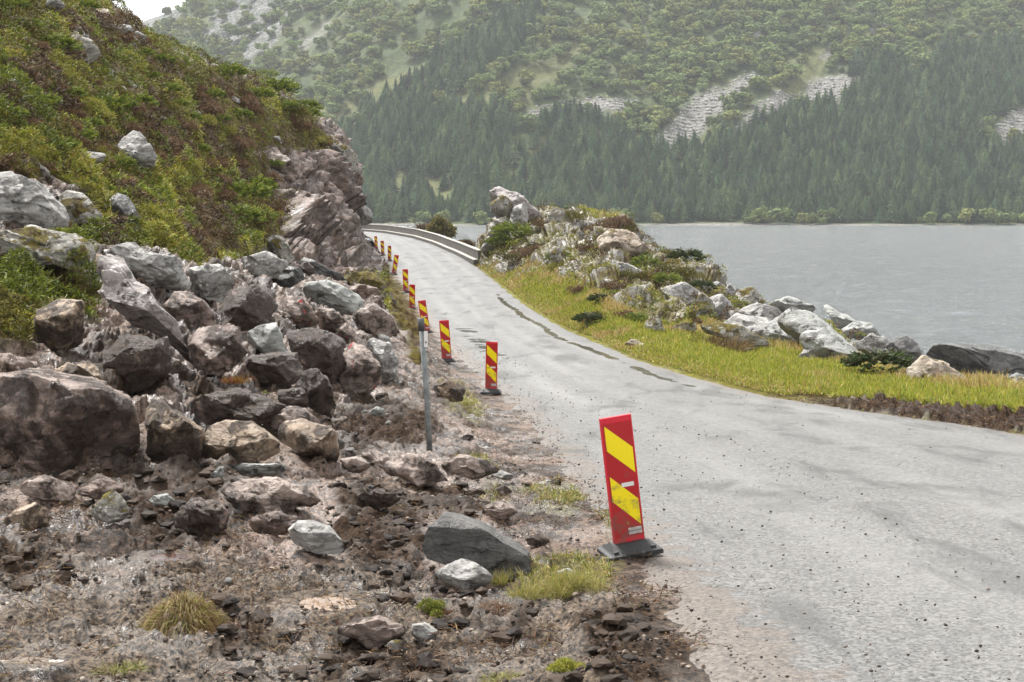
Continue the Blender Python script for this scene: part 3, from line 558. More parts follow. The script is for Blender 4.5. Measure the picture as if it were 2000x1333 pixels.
LEFT_ROCKS = [
 # style, outline, label, options
 ('wet', [(-90,770),(0,728),(60,724),(130,738),(210,752),(258,775),(276,830),(282,880),(258,908),(130,918),(0,915),(-90,915)], 'huge wet purple brown boulder cut off by the left edge of the photo', dict(depth=1.0, facets=6, rough=.65)),
 ('tanmud', [(285,790),(320,785),(365,820),(405,845),(388,905),(330,908),(283,903)], 'mud smeared tan boulder leaning against the huge purple brown one', {}),
 ('pink', [(508,838),(530,815),(565,798),(596,800),(632,828),(640,850),(540,860)], 'flat grey brown rock showing behind the two pale tan boulders', {}),
 ('tan', [(384,885),(390,860),(410,835),(440,822),(490,822),(520,838),(546,862),(550,884),(520,897),(470,906),(400,905)], 'pale tan loaf shaped boulder with a brown underside at the mud edge', dict(facets=4, rough=0.6)),
 ('tan', [(538,842),(550,826),(590,820),(640,832),(655,842),(663,880),(664,912),(640,907),(600,897),(550,867)], 'angular tan boulder with a sharp right edge beside the pale loaf boulder', dict(facets=8, rough=0.6)),
 ('mud', [(196,735),(205,690),(250,655),(300,668),(328,660),(332,740),(275,764),(240,770),(205,755)], 'dark mud covered block under the long leaning slab', dict(depth=.9)),
 ('slab', [(178,500),(205,497),(240,505),(265,545),(320,600),(352,628),(362,662),(382,724),(352,692),(325,668),(270,640),(215,598),(190,572),(202,545)], 'long grey brown slab leaning down from the bank to a point', dict(depth=.55, lay=1.2, facets=4)),
 ('wet', [(365,662),(395,640),(430,636),(460,655),(489,688),(460,715),(430,737),(390,732),(368,702)], 'brown boulder with a pale washed top face in the rubble', dict(facets=5)),
 ('slate', [(481,650),(505,636),(540,632),(551,655),(560,690),(530,693),(490,691)], 'clean pale green grey block sitting on top of the rubble', dict(rough=.5, facets=6)),
 ('mud', [(465,722),(490,695),(545,692),(585,690),(592,737),(575,755),(520,757),(478,750)], 'flat topped muddy block under the pale green grey one', {}),
 ('mud', [(577,762),(585,730),(620,718),(640,740),(657,790),(650,822),(600,795)], 'upright pointed muddy block in front of the rubble heap', {}),
 ('wet', [(316,597),(340,572),(365,570),(400,590),(432,622),(425,642),(380,652),(350,642),(328,617)], 'dark brown rounded boulder right of the long leaning slab', dict(facets=4)),
 ('mud', [(420,612),(450,570),(500,553),(537,570),(542,602),(512,652),(470,657),(440,642)], 'big dark peat covered boulder at the back of the rubble', {}),
 ('mud', [(558,652),(590,640),(640,648),(668,668),(674,712),(650,752),(620,732),(585,722),(568,692)], 'almost black muddy boulder in the middle of the rubble', dict(depth=.9)),
 ('paint', [(658,732),(670,690),(690,666),(720,688),(745,718),(747,747),(715,777),(690,780),(660,762)], 'large tilted block with a red paint mark near its top', {}),
 ('grey', [(705,672),(728,660),(762,672),(777,702),(777,738),(747,752),(735,712)], 'pale grey slab on the road side of the red marked block', {}),
 ('slate', [(588,567),(600,550),(640,547),(680,565),(714,587),(702,612),(660,614),(608,592)], 'long pale domed boulder with a dark underside high in the rubble', dict(facets=4)),
 ('paint', [(676,567),(700,555),(735,562),(752,582),(742,594),(708,590)], 'pinkish white rock with faint red paint beside the domed boulder', {}),
 ('pink', [(706,602),(725,574),(745,582),(757,607),(732,616)], 'small pinkish grey stone in front of the pinkish white rock', {}),
 ('mossy', [(676,547),(690,530),(720,530),(750,550),(772,582),(757,594),(730,574),(690,562)], 'rock padded with yellow brown moss near the foot of the cliff', dict(facets=3)),
 ('dark', [(518,537),(550,519),(590,524),(597,546),(565,562),(533,557)], 'flat dark slab tilted over the rubble below the cliff', dict(facets=5)),
 ('dark', [(576,508),(600,503),(670,538),(677,551),(640,548),(588,526)], 'long thin black slab lying at the foot of the cliff', dict(depth=.6)),
 ('mud', [(580,528),(585,517),(600,511),(615,524),(612,537),(587,538)], 'small brown stone between the two dark slabs', {}),
 ('paint', [(538,605),(558,577),(590,580),(615,610),(627,634),(590,644),(560,626)], 'jagged rock with red paint lines on its dark left face', {}),
 ('pink', [(618,612),(625,598),(652,604),(682,632),(662,654),(624,644)], 'low pinkish rock right of the jagged red lined one', {}),
 ('pink', [(684,612),(730,592),(770,620),(782,652),(740,664),(700,644)], 'broad rubble rock near the road below the mossy one', {}),
 ('tan', [(728,650),(750,630),(768,638),(778,658),(738,660)], 'small smooth brown stone close to the road shoulder', {}),
 ('paint', [(653,654),(675,630),(690,643),(702,667),(670,674)], 'small rock with a bright red paint splash', {}),
 ('grey', [(196,500),(250,468),(300,498),(345,500),(375,560),(352,584),(280,562),(240,525)], 'layered grey outcrop behind the top of the long leaning slab', dict(lay=1.4)),
 ('grey', [(365,524),(430,517),(462,550),(432,594),(380,575)], 'grey outcrop hump above the peat covered boulder', dict(lay=1.2)),
 ('grey', [(468,504),(520,492),(562,515),(542,544),(488,550)], 'streaked grey ledge left of the flat dark slab', dict(lay=1.4)),
 ('lichen', [(-70,470),(0,448),(60,443),(130,450),(180,470),(202,512),(160,524),(100,514),(0,517),(-70,520)], 'long lichen spotted ledge with brown moss pads at the left edge', dict(facets=3, depth=.6)),
 ('grey', [(-70,350),(20,340),(75,354),(110,388),(142,432),(132,458),(60,454),(0,446),(-70,440)], 'cracked grey rock outcrop under the heather at the left edge', dict(depth=.7)),
 ('lichen', [(103,404),(130,371),(165,379),(207,432),(170,438),(128,444)], 'lichen patched hump right of the cracked grey outcrop', {}),
 ('dark', [(203,404),(230,377),(255,388),(277,432),(240,444),(210,436)], 'dark grey stone sunk under overhanging heather', {}),
 ('grey', [(205,300),(265,254),(286,270),(307,305),(302,326),(275,337),(243,318)], 'big split grey slab sticking out of the heather hillside', dict(lay=1.4, depth=.6)),
 ('grey', [(143,314),(170,296),(207,300),(202,317),(158,323)], 'flat pale stone just left of the big split slab', {}),
 ('lichen', [(28,305),(55,298),(107,343),(80,346),(43,328)], 'pointed lichen stone above the cracked grey outcrop', {}),
 ('pink', [(518,287),(535,282),(560,308),(594,346),(560,362),(536,354),(523,322)], 'clean pinkish slab hanging at the top of the bare cliff', dict(depth=.5, facets=3)),
 ('lichen', [(118,77),(145,61),(187,84),(197,106),(175,128),(148,112)], 'rounded boulder half sunk in heather high on the hillside', {}),
 ('lichen', [(78,32),(110,20),(132,38),(167,54),(172,66),(118,64)], 'broad low rock on the upper hillside near the skyline', {}),
 ('rust', [(178,17),(210,16),(227,50),(207,64),(188,44)], 'dark rounded rock standing on the skyline', {}),
 ('grey', [(220,48),(255,49),(264,61),(235,71)], 'flat stone jutting from the skyline beside the dark rounded rock', {}),
 ('grey', [(248,68),(270,61),(289,72),(272,84)], 'lowest pale stone on the skyline', {}),
 ('grey', [(86,12),(95,-4),(115,-4),(127,10),(120,20)], 'pale stones at the very top of the hillside', {}),
 ('lichen', [(197,141),(208,133),(222,142),(218,152)], 'small pale stone in the heather below the rounded boulder', {}),
 ('grey', [(235,158),(246,153),(270,168),(264,174)], 'narrow pale stone lying in the upper heather', {}),
 ('grey', [(431,190),(445,183),(472,196),(468,203)], 'pale flat stone among junipers near the ridge', {}),
 ('grey', [(40,76),(52,73),(62,82),(46,86)], 'tiny pale stone at the left of the upper hillside', {}),
 ('lichen', [(625,250),(645,258),(672,284),(699,302),(699,328),(682,352),(655,340),(650,300)], 'pale rounded crag jutting out at the top right of the cliff', dict(depth=1.3, facets=4)),
 ('grey', [(688,402),(705,394),(729,418),(727,436),(705,443),(698,417)], 'grey crag sticking out low on the cliff edge above the road', dict(depth=1.3)),
 ('lichen', [(510,480),(535,451),(551,460),(577,507),(560,523),(533,503)], 'pale wedge of rock at the lower left foot of the cliff', {}),
 ('tanmud', [(73,605),(120,584),(160,589),(166,602),(160,678),(120,693),(80,693),(68,643)], 'soil stained block with a flat grey right face under the heather bank', {}),
 ('tanmud', [(103,728),(130,709),(150,714),(160,738),(150,759),(113,754)], 'small brown stone wedged above the huge purple brown boulder', {}),
 ('tan', [(146,714),(175,705),(193,722),(205,757),(175,764),(153,749)], 'small pale stone beside the dark mud covered block', {}),
 ('wet', [(-70,700),(20,690),(82,712),(72,734),(20,729),(-70,740)], 'long muddy rock lying on top of the huge purple brown boulder', {}),
 ('mud', [(370,800),(400,770),(470,763),(520,773),(562,797),(540,826),(470,824),(400,836)], 'broad mud mound of broken rock behind the pale loaf boulder', dict(rough=1.5)),
 ('mud', [(538,764),(590,757),(607,792),(580,808),(548,798)], 'smooth muddy rock behind the mound of broken rock', {}),
 ('dark', [(821,1057),(835,1030),(865,1002),(900,1008),(960,1035),(1015,1065),(1039,1085),(1037,1117),(1000,1127),(940,1121),(880,1103),(830,1087)], 'big smooth dark grey boulder lying in the foreground mud', dict(facets=3, rough=.45, depth=.9, lay=.6)),
 ('grey', [(843,1129),(870,1107),(900,1096),(930,1102),(955,1115),(966,1138),(940,1150),(888,1147)], 'pale grey wedge of rock in front of the big smooth dark boulder', dict(rough=.7)),
 ('grey', [(562,1037),(580,1019),(610,1019),(645,1030),(674,1062),(672,1080),(620,1081),(573,1067)], 'wet rounded grey stone in the middle of the pinkish mud', dict(facets=3, rough=.5)),
 ('tan', [(1,1022),(30,1000),(70,984),(94,990),(93,1027),(60,1037),(13,1037)], 'yellowish tan boulder in the mud near the left edge', dict(rough=.7)),
 ('lichen', [(175,1002),(200,970),(222,957),(239,975),(252,1007),(235,1022),(188,1020)], 'pale pointed rock in the mud right of the yellowish tan one', {}),
 ('slate', [(289,982),(300,968),(325,967),(344,980),(336,994),(300,994)], 'small whitish stone right of the pale pointed rock', {}),
 ('mud', [(340,1004),(380,974),(425,973),(448,1000),(442,1034),(390,1044),(345,1034)], 'black lump of peat and rock in the foreground mud', dict(rough=1.8, facets=2)),
 ('slate', [(408,930),(430,911),(441,914),(432,937)], 'small greenish shard left of the long flat greenish one', dict(depth=.4)),
 ('slate', [(441,914),(470,905),(560,907),(577,919),(530,927),(450,927)], 'long flat greenish shard below the pale loaf boulder', dict(depth=.35, rough=.6)),
 ('pink', [(698,888),(720,874),(760,894),(777,912),(750,914)], 'smooth pinkish stone half buried left of the grey post', {}),
 ('pink', [(663,897),(700,894),(732,910),(702,927),(668,917)], 'low pinkish rock in the mud below the angular tan boulder', {}),
 ('pink', [(938,992),(970,979),(1000,984),(1012,1002),(985,1017),(948,1012)], 'muddy pale rock among grass tufts behind the big smooth dark boulder', {}),
 ('grey', [(953,927),(980,920),(1007,930),(990,940)], 'flat pale stone in the grass beside the road shoulder', {}),
 ('pink', [(965,955),(985,948),(1003,960),(985,970)], 'small buried stone above the muddy pale rock', {}),
 ('wet', [(1023,1054),(1050,1044),(1077,1055),(1062,1070),(1033,1067)], 'small reddish wet stone right of the big smooth dark boulder', {}),
 ('grey', [(1083,1118),(1110,1111),(1127,1120),(1105,1134)], 'pale stone half hidden in the yellow grass tuft', {}),
 ('grey', [(1048,945),(1070,938),(1090,942),(1080,950),(1055,951)], 'thin white flat stone on the grassy road shoulder', {}),
 ('tanmud', [(845,755),(880,742),(910,760),(905,785),(860,790)], 'mossy half buried rock right of the grey post', {}),
 ('slate', [(720,805),(735,795),(752,800),(748,812),(725,814)], 'small pale stone in the dirt left of the grey post', {}),
 ('pink', [(425,962),(470,940),(540,934),(605,950),(642,977),(560,1003),(465,1002)], 'wide wet pinkish rock face showing through the mud right of the black lump', dict(depth=.7, rough=1.2)),
 ('pink', [(855,908),(900,890),(950,900),(978,926),(930,942),(878,932)], 'low pink rock face below the foot of the grey post', dict(depth=.7, rough=1.2)),
 ('pink', [(738,908),(800,885),(850,905),(882,942),(820,948),(758,932)], 'broad pink ledge in the mud left of the foot of the grey post', dict(depth=.7, rough=1.2)),
 ('wet', [(148,952),(205,934),(252,956),(205,978),(150,970)], 'flat wet rock behind the pale pointed rock', dict(depth=.7)),
 ('pink', [(28,950),(90,930),(152,952),(142,978),(58,974)], 'flat greyish rock in the mud behind the yellowish tan boulder', dict(depth=.7)),
 ('wet', [(478,1016),(540,1000),(592,1017),(562,1044),(498,1044)], 'flat wet rock just left of the wet rounded grey stone', dict(depth=.7)),
 ('wet', [(688,970),(740,955),(792,972),(760,993),(700,990)], 'flat reddish wet rock above the wet rounded grey stone', dict(depth=.7)),
 ('pink', [(640,1240),(690,1215),(740,1208),(790,1225),(800,1250),(720,1262)], 'low whitish brown mound of rock in the foreground gravel', dict(rough=1.3)),
 ('grey', [(800,1245),(805,1222),(830,1218),(855,1232),(850,1250),(820,1254)], 'whitish broken stone right of the foreground mound', {}),
 ('lichen', [(747,1265),(765,1252),(790,1250),(775,1268)], 'flat white stone in the foreground by a rusty grass clump', dict(depth=.5)),
]
RIGHT_ROCKS = [
 ('slab', [(952,380),(967,361),(990,369),(1022,384),(1042,404),(1067,421),(1052,434),(1010,432),(985,418),(960,398)], 'tall pale rock tilted like a beak on top of the outcrop', dict(Y=100, facets=5)),
 ('lichen', [(957,397),(980,380),(1003,395),(998,418),(970,428),(960,414)], 'shadowed block under the beak shaped rock', dict(Y=99)),
 ('grey', [(993,434),(1005,404),(1025,397),(1034,420),(1022,454),(1000,452)], 'dark grey upright slab in the middle of the outcrop top', dict(Y=97)),
 ('lichen', [(963,432),(985,424),(1002,435),(993,460),(970,460)], 'white lichened rock at the road end of the outcrop', dict(Y=98)),
 ('grey', [(953,443),(965,431),(980,457),(970,465),(953,462)], 'thin dark slab beside the white lichened rock', dict(Y=99)),
 ('grey', [(938,487),(955,459),(992,459),(987,479),(952,497)], 'layered ledge just behind the end of the concrete barrier', dict(lay=1.5, Y=101)),
 ('lichen', [(1063,432),(1075,410),(1090,405),(1106,411),(1122,430),(1134,452),(1100,450),(1070,444)], 'rounded brown grey boulder on the outcrop crest', dict(facets=3, Y=97)),
 ('lichen', [(1103,470),(1110,447),(1125,442),(1144,458),(1142,478),(1130,487),(1113,482)], 'clean pale block in the middle of the outcrop', dict(Y=91)),
 ('rust', [(1166,470),(1190,447),(1225,449),(1247,464),(1265,484),(1250,513),(1222,517),(1195,504),(1172,489)], 'big brown lichen covered dome at the lake end of the outcrop', dict(facets=3, Y=86)),
 ('grey', [(1163,513),(1185,504),(1230,518),(1293,541),(1230,549),(1178,528)], 'long sloping grey slab with dark seams below the brown dome', dict(lay=1.4, Y=78)),
 ('lichen', [(1066,488),(1080,479),(1100,488),(1113,524),(1090,519),(1073,504)], 'leaning spotted slab in the heather above the grass', dict(Y=82)),
 ('lichen', [(1033,440),(1055,434),(1072,457),(1050,464),(1038,454)], 'small lichen block between the heather clumps on the crest', dict(Y=95)),
 ('lichen', [(1283,520),(1310,499),(1335,509),(1367,536),(1340,550),(1298,546)], 'lichen and moss spotted slab above the dark pointed rock', dict(Y=80)),
 ('dark', [(1346,550),(1385,511),(1401,519),(1422,557),(1395,562),(1366,556)], 'dark grey pointed rock standing against the lake', dict(facets=4, Y=77)),
 ('grey', [(1416,563),(1425,552),(1438,566),(1431,583),(1418,579)], 'small dark stone right of the dark pointed rock', dict(Y=75)),
 ('grey', [(1362,560),(1400,549),(1426,566),(1421,585),(1390,582)], 'broad grey rock below the dark pointed rock', dict(Y=73)),
 ('lichen', [(1428,588),(1445,566),(1470,562),(1496,585),(1492,596),(1455,606),(1436,600)], 'rounded pale boulder at the lake edge', dict(facets=2, Y=71)),
 ('lichen', [(1333,586),(1360,568),(1385,580),(1402,607),(1370,620),(1338,608)], 'pale lichen slab in the moss below the broad grey rock', dict(Y=65)),
 ('grey', [(1378,586),(1410,574),(1432,595),(1412,625),(1388,615)], 'grey rock in the middle of the lakeside slope', dict(Y=65)),
 ('grey', [(1438,606),(1480,591),(1512,599),(1534,607),(1500,630),(1458,626)], 'smooth grey slab below the rounded pale boulder', dict(Y=66)),
 ('slate', [(1515,616),(1550,599),(1582,609),(1622,639),(1664,672),(1642,696),(1590,686),(1558,671),(1528,646)], 'large smooth whale backed slab at the lake edge', dict(facets=2, rough=.6, Y=62)),
 ('slate', [(1476,648),(1510,624),(1552,640),(1573,668),(1540,676),(1498,668)], 'smooth grey rock in front of the whale backed slab', dict(facets=3, Y=56)),
 ('slate', [(1636,646),(1670,627),(1702,631),(1721,657),(1690,666),(1656,661)], 'smooth rounded rock beyond the whale backed slab', dict(facets=2, Y=63)),
 ('grey', [(1666,674),(1700,654),(1732,659),(1741,679),(1715,697),(1688,697)], 'pale grey rock left of the dark angular boulder', dict(Y=58)),
 ('dark', [(1715,702),(1735,669),(1770,654),(1792,675),(1806,698),(1780,722),(1738,712)], 'dark angular boulder with a peaked top above the grass', dict(facets=6, Y=50)),
 ('dark', [(1797,690),(1820,667),(1870,666),(1920,678),(2020,698),(2110,715),(2110,760),(1960,752),(1900,757),(1848,722),(1818,700)], 'long black wet slab at the lake edge cut off by the right edge', dict(facets=3, Y=54, depth=.7)),
 ('rust', [(1765,728),(1805,696),(1842,709),(1893,740),(1899,760),(1850,764),(1798,759)], 'brown grey boulder behind the grass below the long black slab', dict(Y=44)),
 ('lichen', [(1925,755),(1945,744),(1985,738),(2060,738),(2070,770),(1950,772)], 'pale stones at the right edge behind the grass', dict(Y=42)),
 ('slate', [(1960,742),(1985,729),(2002,734),(2004,750),(1972,750)], 'small smooth grey stone on the pale stones at the right edge', dict(Y=43)),
 ('lichen', [(1311,638),(1330,629),(1358,629),(1362,646),(1335,653),(1313,651)], 'table like flat stone on small stones at the top of the grass', dict(depth=.6, Y=49)),
 ('lichen', [(1357,640),(1400,627),(1452,639),(1502,664),(1514,684),(1440,668),(1378,652)], 'long pale ledge at the top of the bright grass', dict(Y=47, facets=3)),
 ('grey', [(1556,698),(1580,671),(1612,690),(1608,710),(1568,706)], 'grey rock showing just above the tall dry grass', dict(Y=46)),
 ('lichen', [(1255,640),(1270,618),(1290,625),(1302,650),(1280,655)], 'broken dark and pale stones left of the table like stone', dict(Y=51)),
 ('lichen', [(1212,582),(1225,563),(1245,560),(1264,571),(1248,589),(1222,588)], 'small pale rock in the green plants at the middle of the slope', dict(Y=60)),
 ('rust', [(1218,672),(1235,662),(1262,674),(1255,684),(1225,682)], 'low stone in the dry grass near the road', dict(Y=44)),
 ('dark', [(1112,530),(1125,522),(1145,524),(1150,540),(1130,546)], 'dark hollow rock above the grass below the leaning spotted slab', dict(Y=74)),
 ('lichen', [(1178,545),(1190,540),(1208,556),(1205,566),(1186,560)], 'sloping grey stone between green plants on the slope', dict(Y=67)),
 ('slate', [(1575,632),(1605,648),(1650,690),(1690,705),(1650,712),(1600,690)], 'low dark ledge in front of the whale backed slab', dict(Y=54)),
 ('grey', [(1430,628),(1470,628),(1500,650),(1470,655),(1440,645)], 'grey ledge left of the smooth grey rock', dict(Y=58)),
 ('slate', [(1498,590),(1540,579),(1605,602),(1565,618),(1508,610)], 'low smooth grey slab just under the rounded pale boulder at the lake edge', dict(facets=3, rough=.6, Y=67)),
 ('slate', [(1558,650),(1610,640),(1668,676),(1690,700),(1630,712),(1575,698)], 'long smooth slab sloping down to the dark angular boulder', dict(facets=3, rough=.6, Y=55)),
 ('grey', [(1395,640),(1440,612),(1500,622),(1530,655),(1480,676),(1410,664)], 'broad grey slab above the long pale ledge', dict(facets=3, rough=.7, Y=53)),
 ('grey', [(1290,560),(1340,552),(1390,585),(1370,612),(1310,600)], 'pale grey slab between moss patches on the lakeside slope', dict(facets=3, Y=68)),
 ('slate', [(1600,585),(1640,610),(1700,640),(1680,652),(1630,640)], 'narrow smooth slab dipping into the lake', dict(facets=2, rough=.6, Y=66)),
 ('grey', [(870,478),(885,468),(915,472),(925,490),(900,494)], 'brown grey rock behind the concrete barrier at the lake', dict(Y=150)),
]
for r in LEFT_ROCKS + RIGHT_ROCKS:
    rock(r[0], r[1], r[2], **r[3])
# small stones that nothing tells apart
def small_rock_mesh(seed, k=3):
    V, Fc = ico(k); rs = np.random.default_rng(seed); Q = V * np.array([1, rs.uniform(.6, .9), rs.uniform(.5, .75)])
    for j in range(9):
        nv = rs.normal(size=3); nv /= np.linalg.norm(nv); pr = Q @ nv; ex = np.maximum(0, pr - pr.max() * rs.uniform(.55, .85)); Q = Q - ex[:, None] * nv * .95
    Q += V * (0.07 * fbm(V * 2 + seed, 3, 2))[:, None]
    return Q, Fc
_styles = ['grey', 'pink', 'tan', 'slate', 'tanmud', 'mud']
STONES = [mesh_np('loose_stone', *small_rock_mesh(300 + i), ROCK[_styles[i % 6]], True) for i in range(12)]
for o in STONES: COL.objects.unlink(o)
def stone_at(i, px, py, wpx, label, group):
    Y = hit(px, py); r = wpx / 2 * Y / F; p = settle(at(px, py, Y)[None])[0] + np.array([0, 0, r * .25])
    o = STONES[i % 12].copy(); COL.objects.link(o); o.location = p; o.scale = (r, r, r * .9); o.rotation_euler = (random.uniform(-.4, .4), random.uniform(-.4, .4), random.uniform(0, 6.3))
    tag(o, label, 'stone', group)
k = 0
for i in range(150):
    px = random.uniform(20, 1230); py = random.uniform(925, 1310)
    if px > (1290 if py > 1180 else 1120 if py > 1050 else 1000): continue
    stone_at(i, px, py, random.choice([9, 10, 11, 13, 15, 18, 26]), 'small loose stone lying in the foreground mud', 'loose stones in the foreground mud')
for i in range(110):
    px = random.uniform(300, 790); py = random.uniform(560, 900)
    if px < 300 + (py - 560) * .2: continue
    stone_at(i, px, py, random.choice([10, 13, 16, 20, 26, 34]), 'small broken rock wedged in the landslide rubble', 'broken rocks in the landslide rubble')
for i in range(42):
    t = random.random(); px = 1150 + 560 * t + random.gauss(0, 18); py = 535 + 165 * t + random.gauss(0, 14)
    stone_at(i * 3, px, py, random.choice([10, 14, 18, 24]), 'small grey rock on the slope down to the lake', 'small rocks on the lakeside slope')
k = 0
while k < 30:
    px, py = random.uniform(0, 640), random.uniform(30, 420)
    if max(float(poly_sd(np.array([px]), np.array([py]), q)[0]) for q in Z_VEG) < 12: continue
    stone_at([0, 3, 6, 9][k % 4], px, py, random.choice([12, 16, 20, 28]), 'small pale stone showing through the heather on the hillside', 'pale stones in the hillside heather'); k += 1
# stones with no number: grit on the mud and along the road
def grit(name, spots, sizes, mat_cols, mat, lvl=1):
    Vs, Fs, Cs = [], [], []; base = [small_rock_mesh(500 + i, lvl) for i in range(8)]
    if lvl == 2: base = [(Q * (1 + .7 * fbm(Q * 2.2 + i, 3, 60 + i))[:, None], Fc) for i, (Q, Fc) in enumerate(base)]
    n0 = 0
    for (p, r, c) in zip(spots, sizes, mat_cols):
        Q, Fc = base[RNG.integers(8)]; a = RNG.uniform(0, 6.28); ca, sa = math.cos(a), math.sin(a)
        W = np.stack([Q[:, 0] * ca - Q[:, 1] * sa, Q[:, 0] * sa + Q[:, 1] * ca, Q[:, 2] * (.75 if lvl == 2 else 1)], -1) * r + p
        Vs.append(W); Fs.append(Fc + n0); n0 += len(Q); Cs.append(np.repeat(np.array([c]), len(Q), 0))
    o = mesh_np(name, np.concatenate(Vs), np.concatenate(Fs), mat, False, {'Col': np.concatenate(Cs)}); tag(o, kind='stuff'); return o
def land_points(n, u0, u1, y0, y1, test, bias=1.0):
    px = RNG.uniform(u0, u1, n); lo, hi = math.log(y0), math.log(y1); Y = np.exp(lo + (hi - lo) * RNG.random(n) ** bias); X = (px - CX) / F * Y
    Z = base_z(X, Y); P = np.stack([X, Y, Z], -1); a, b = project(P); m = test(P, a, b); return settle(P[m])
M_GRIT = col_material('loose_grit', 0.75, 0.2, 0.5, 0.0)
def make_grit():
    P = land_points(9000, -150, 1500, 6.6, 24, lambda P, a, b: (P[:, 0] < XL(P[:, 1]) + 0.1) & (b > 840) & (fbm(P * 1.3, 3, 5) > -0.15))
    n = len(P); r = 0.006 + 0.024 * RNG.random(n) ** 3; pal = np.array([(.06, .042, .031), (.12, .088, .066), (.22, .175, .135), (.36, .31, .26), (.022, .015, .010)])
    P[:, 2] += r * .3 + 0.01; grit('gravel', P, r, pal[RNG.choice(5, n, p=[.3, .25, .2, .1, .15])], M_GRIT)
    P = land_points(5200, -150, 1300, 6.8, 24, lambda P, a, b: (P[:, 0] < XL(P[:, 1]) - 0.1) & (b > 850) & ((fbm(P * 0.9 + 7, 3, 6) > 0.20) | (np.max([poly_sd(a, b, q) for q in Z_PEAT], 0) > -8)))
    n = len(P); r = 0.015 + 0.10 * RNG.random(n) ** 4; P[:, 2] += 0.01
    grit('mud_clods', P, r, np.array([(.012, .0075, .005), (.026, .017, .011), (.05, .033, .022)])[RNG.choice(3, n)], M_GRIT, 2)
    # crumbs on the asphalt, thickest near its left edge
    n = 2000; Y = np.exp(RNG.uniform(math.log(7), math.log(48), n)); t = np.where(RNG.random(n) < .8, RNG.random(n) ** 2.2 * .35, RNG.random(n)); X = XL(Y) + t * (XR(Y) - XL(Y))
    Z = ROAD_Z(Y) + 0.03; r = (0.005 + 0.013 * RNG.random(n) ** 3) * (1 + Y / 70)
    grit('road_crumbs', np.stack([X, Y, Z], -1), r, np.array([(.03, .022, .018), (.06, .045, .036), (.16, .13, .11)])[RNG.choice(3, n)], M_GRIT)
make_grit()
# ------------------------------------------------------------------ marker boards, post, barrier
def emat(name, c, rough=0.35, spec=0.5, **kw):   # sheeting with road spray: thicker towards the foot, and scuffs
    n = N(name); o = n.objco(); z = n.sep(o)[2]; k = n.noise(o, 14.0, 8, 0.72); lo = n.ramp(z, (0.10, 0.20), (0.75, 0.0))
    sp = n.ramp(n.math('ADD', k, lo), (0.60, 0.0), (0.74, 0.62)); sc = n.ramp(n.noise(n.mapv(o, (3, 3, 40)), 3.0, 5, 0.7), (0.66, 0.0), (0.72, 0.5))
    c2 = n.mix(n.noise(o, 4.0, 3), tuple(x * .84 for x in c), c); c2 = n.mix(sc, c2, tuple(min(1, x * .6 + .18) for x in c)); c2 = n.mix(sp, c2, (0.10, 0.072, 0.052))
    return n.done(c2, n.mix(sp, (rough,) * 3, (.8,) * 3), n.bump(n.noise(o, 120, 2), .08, .002), spec, **kw)
M_RED = emat('red_sheeting', (0.42, 0.006, 0.010), 0.30); M_REDP = emat('red_plastic', (0.62, 0.012, 0.03), 0.35)
M_YEL = emat('yellow_sheeting', (0.90, 0.72, 0.0), 0.32); M_BASE = plain('black_rubber', (0.016, 0.017, 0.018), 0.6, 0.5, (30, .3, .01), .3)
M_STK = emat('white_sticker', (0.72, 0.70, 0.68), 0.4); M_INK = emat('grey_ink', (0.12, 0.10, 0.10), 0.5); M_RINK = emat('red_ink', (0.5, 0.05, 0.06), 0.5)
BW, BH, BT = 0.25, 1.0, 0.032
def box(bm, x0, x1, y0, y1, z0, z1, bev=0.0):
    vs = [bm.verts.new((x, y, z)) for x in (x0, x1) for y in (y0, y1) for z in (z0, z1)]
    for q in ((0, 1, 3, 2), (4, 6, 7, 5), (0, 4, 5, 1), (2, 3, 7, 6), (0, 2, 6, 4), (1, 5, 7, 3)): bm.faces.new([vs[i] for i in q])
    return vs
def quad(bm, pts): return bm.faces.new([bm.verts.new(p) for p in pts])
def text_mesh(s, size, mat, parent, loc, name):
    cu = bpy.data.curves.new(name, 'FONT'); cu.body = s; cu.size = size; cu.align_x = 'LEFT'; cu.extrude = 0.0004
    t = bpy.data.objects.new(name, cu); COL.objects.link(t); dg = bpy.context.evaluated_depsgraph_get()
    me = bpy.data.meshes.new_from_object(t.evaluated_get(dg)); bpy.data.objects.remove(t); me.materials.clear(); me.materials.append(mat)
    o = bpy.data.objects.new(name, me); COL.objects.link(o); o.parent = parent; o.location = loc; o.rotation_euler = (math.pi / 2, 0, 0); return o
PANEL_Z = 0.085
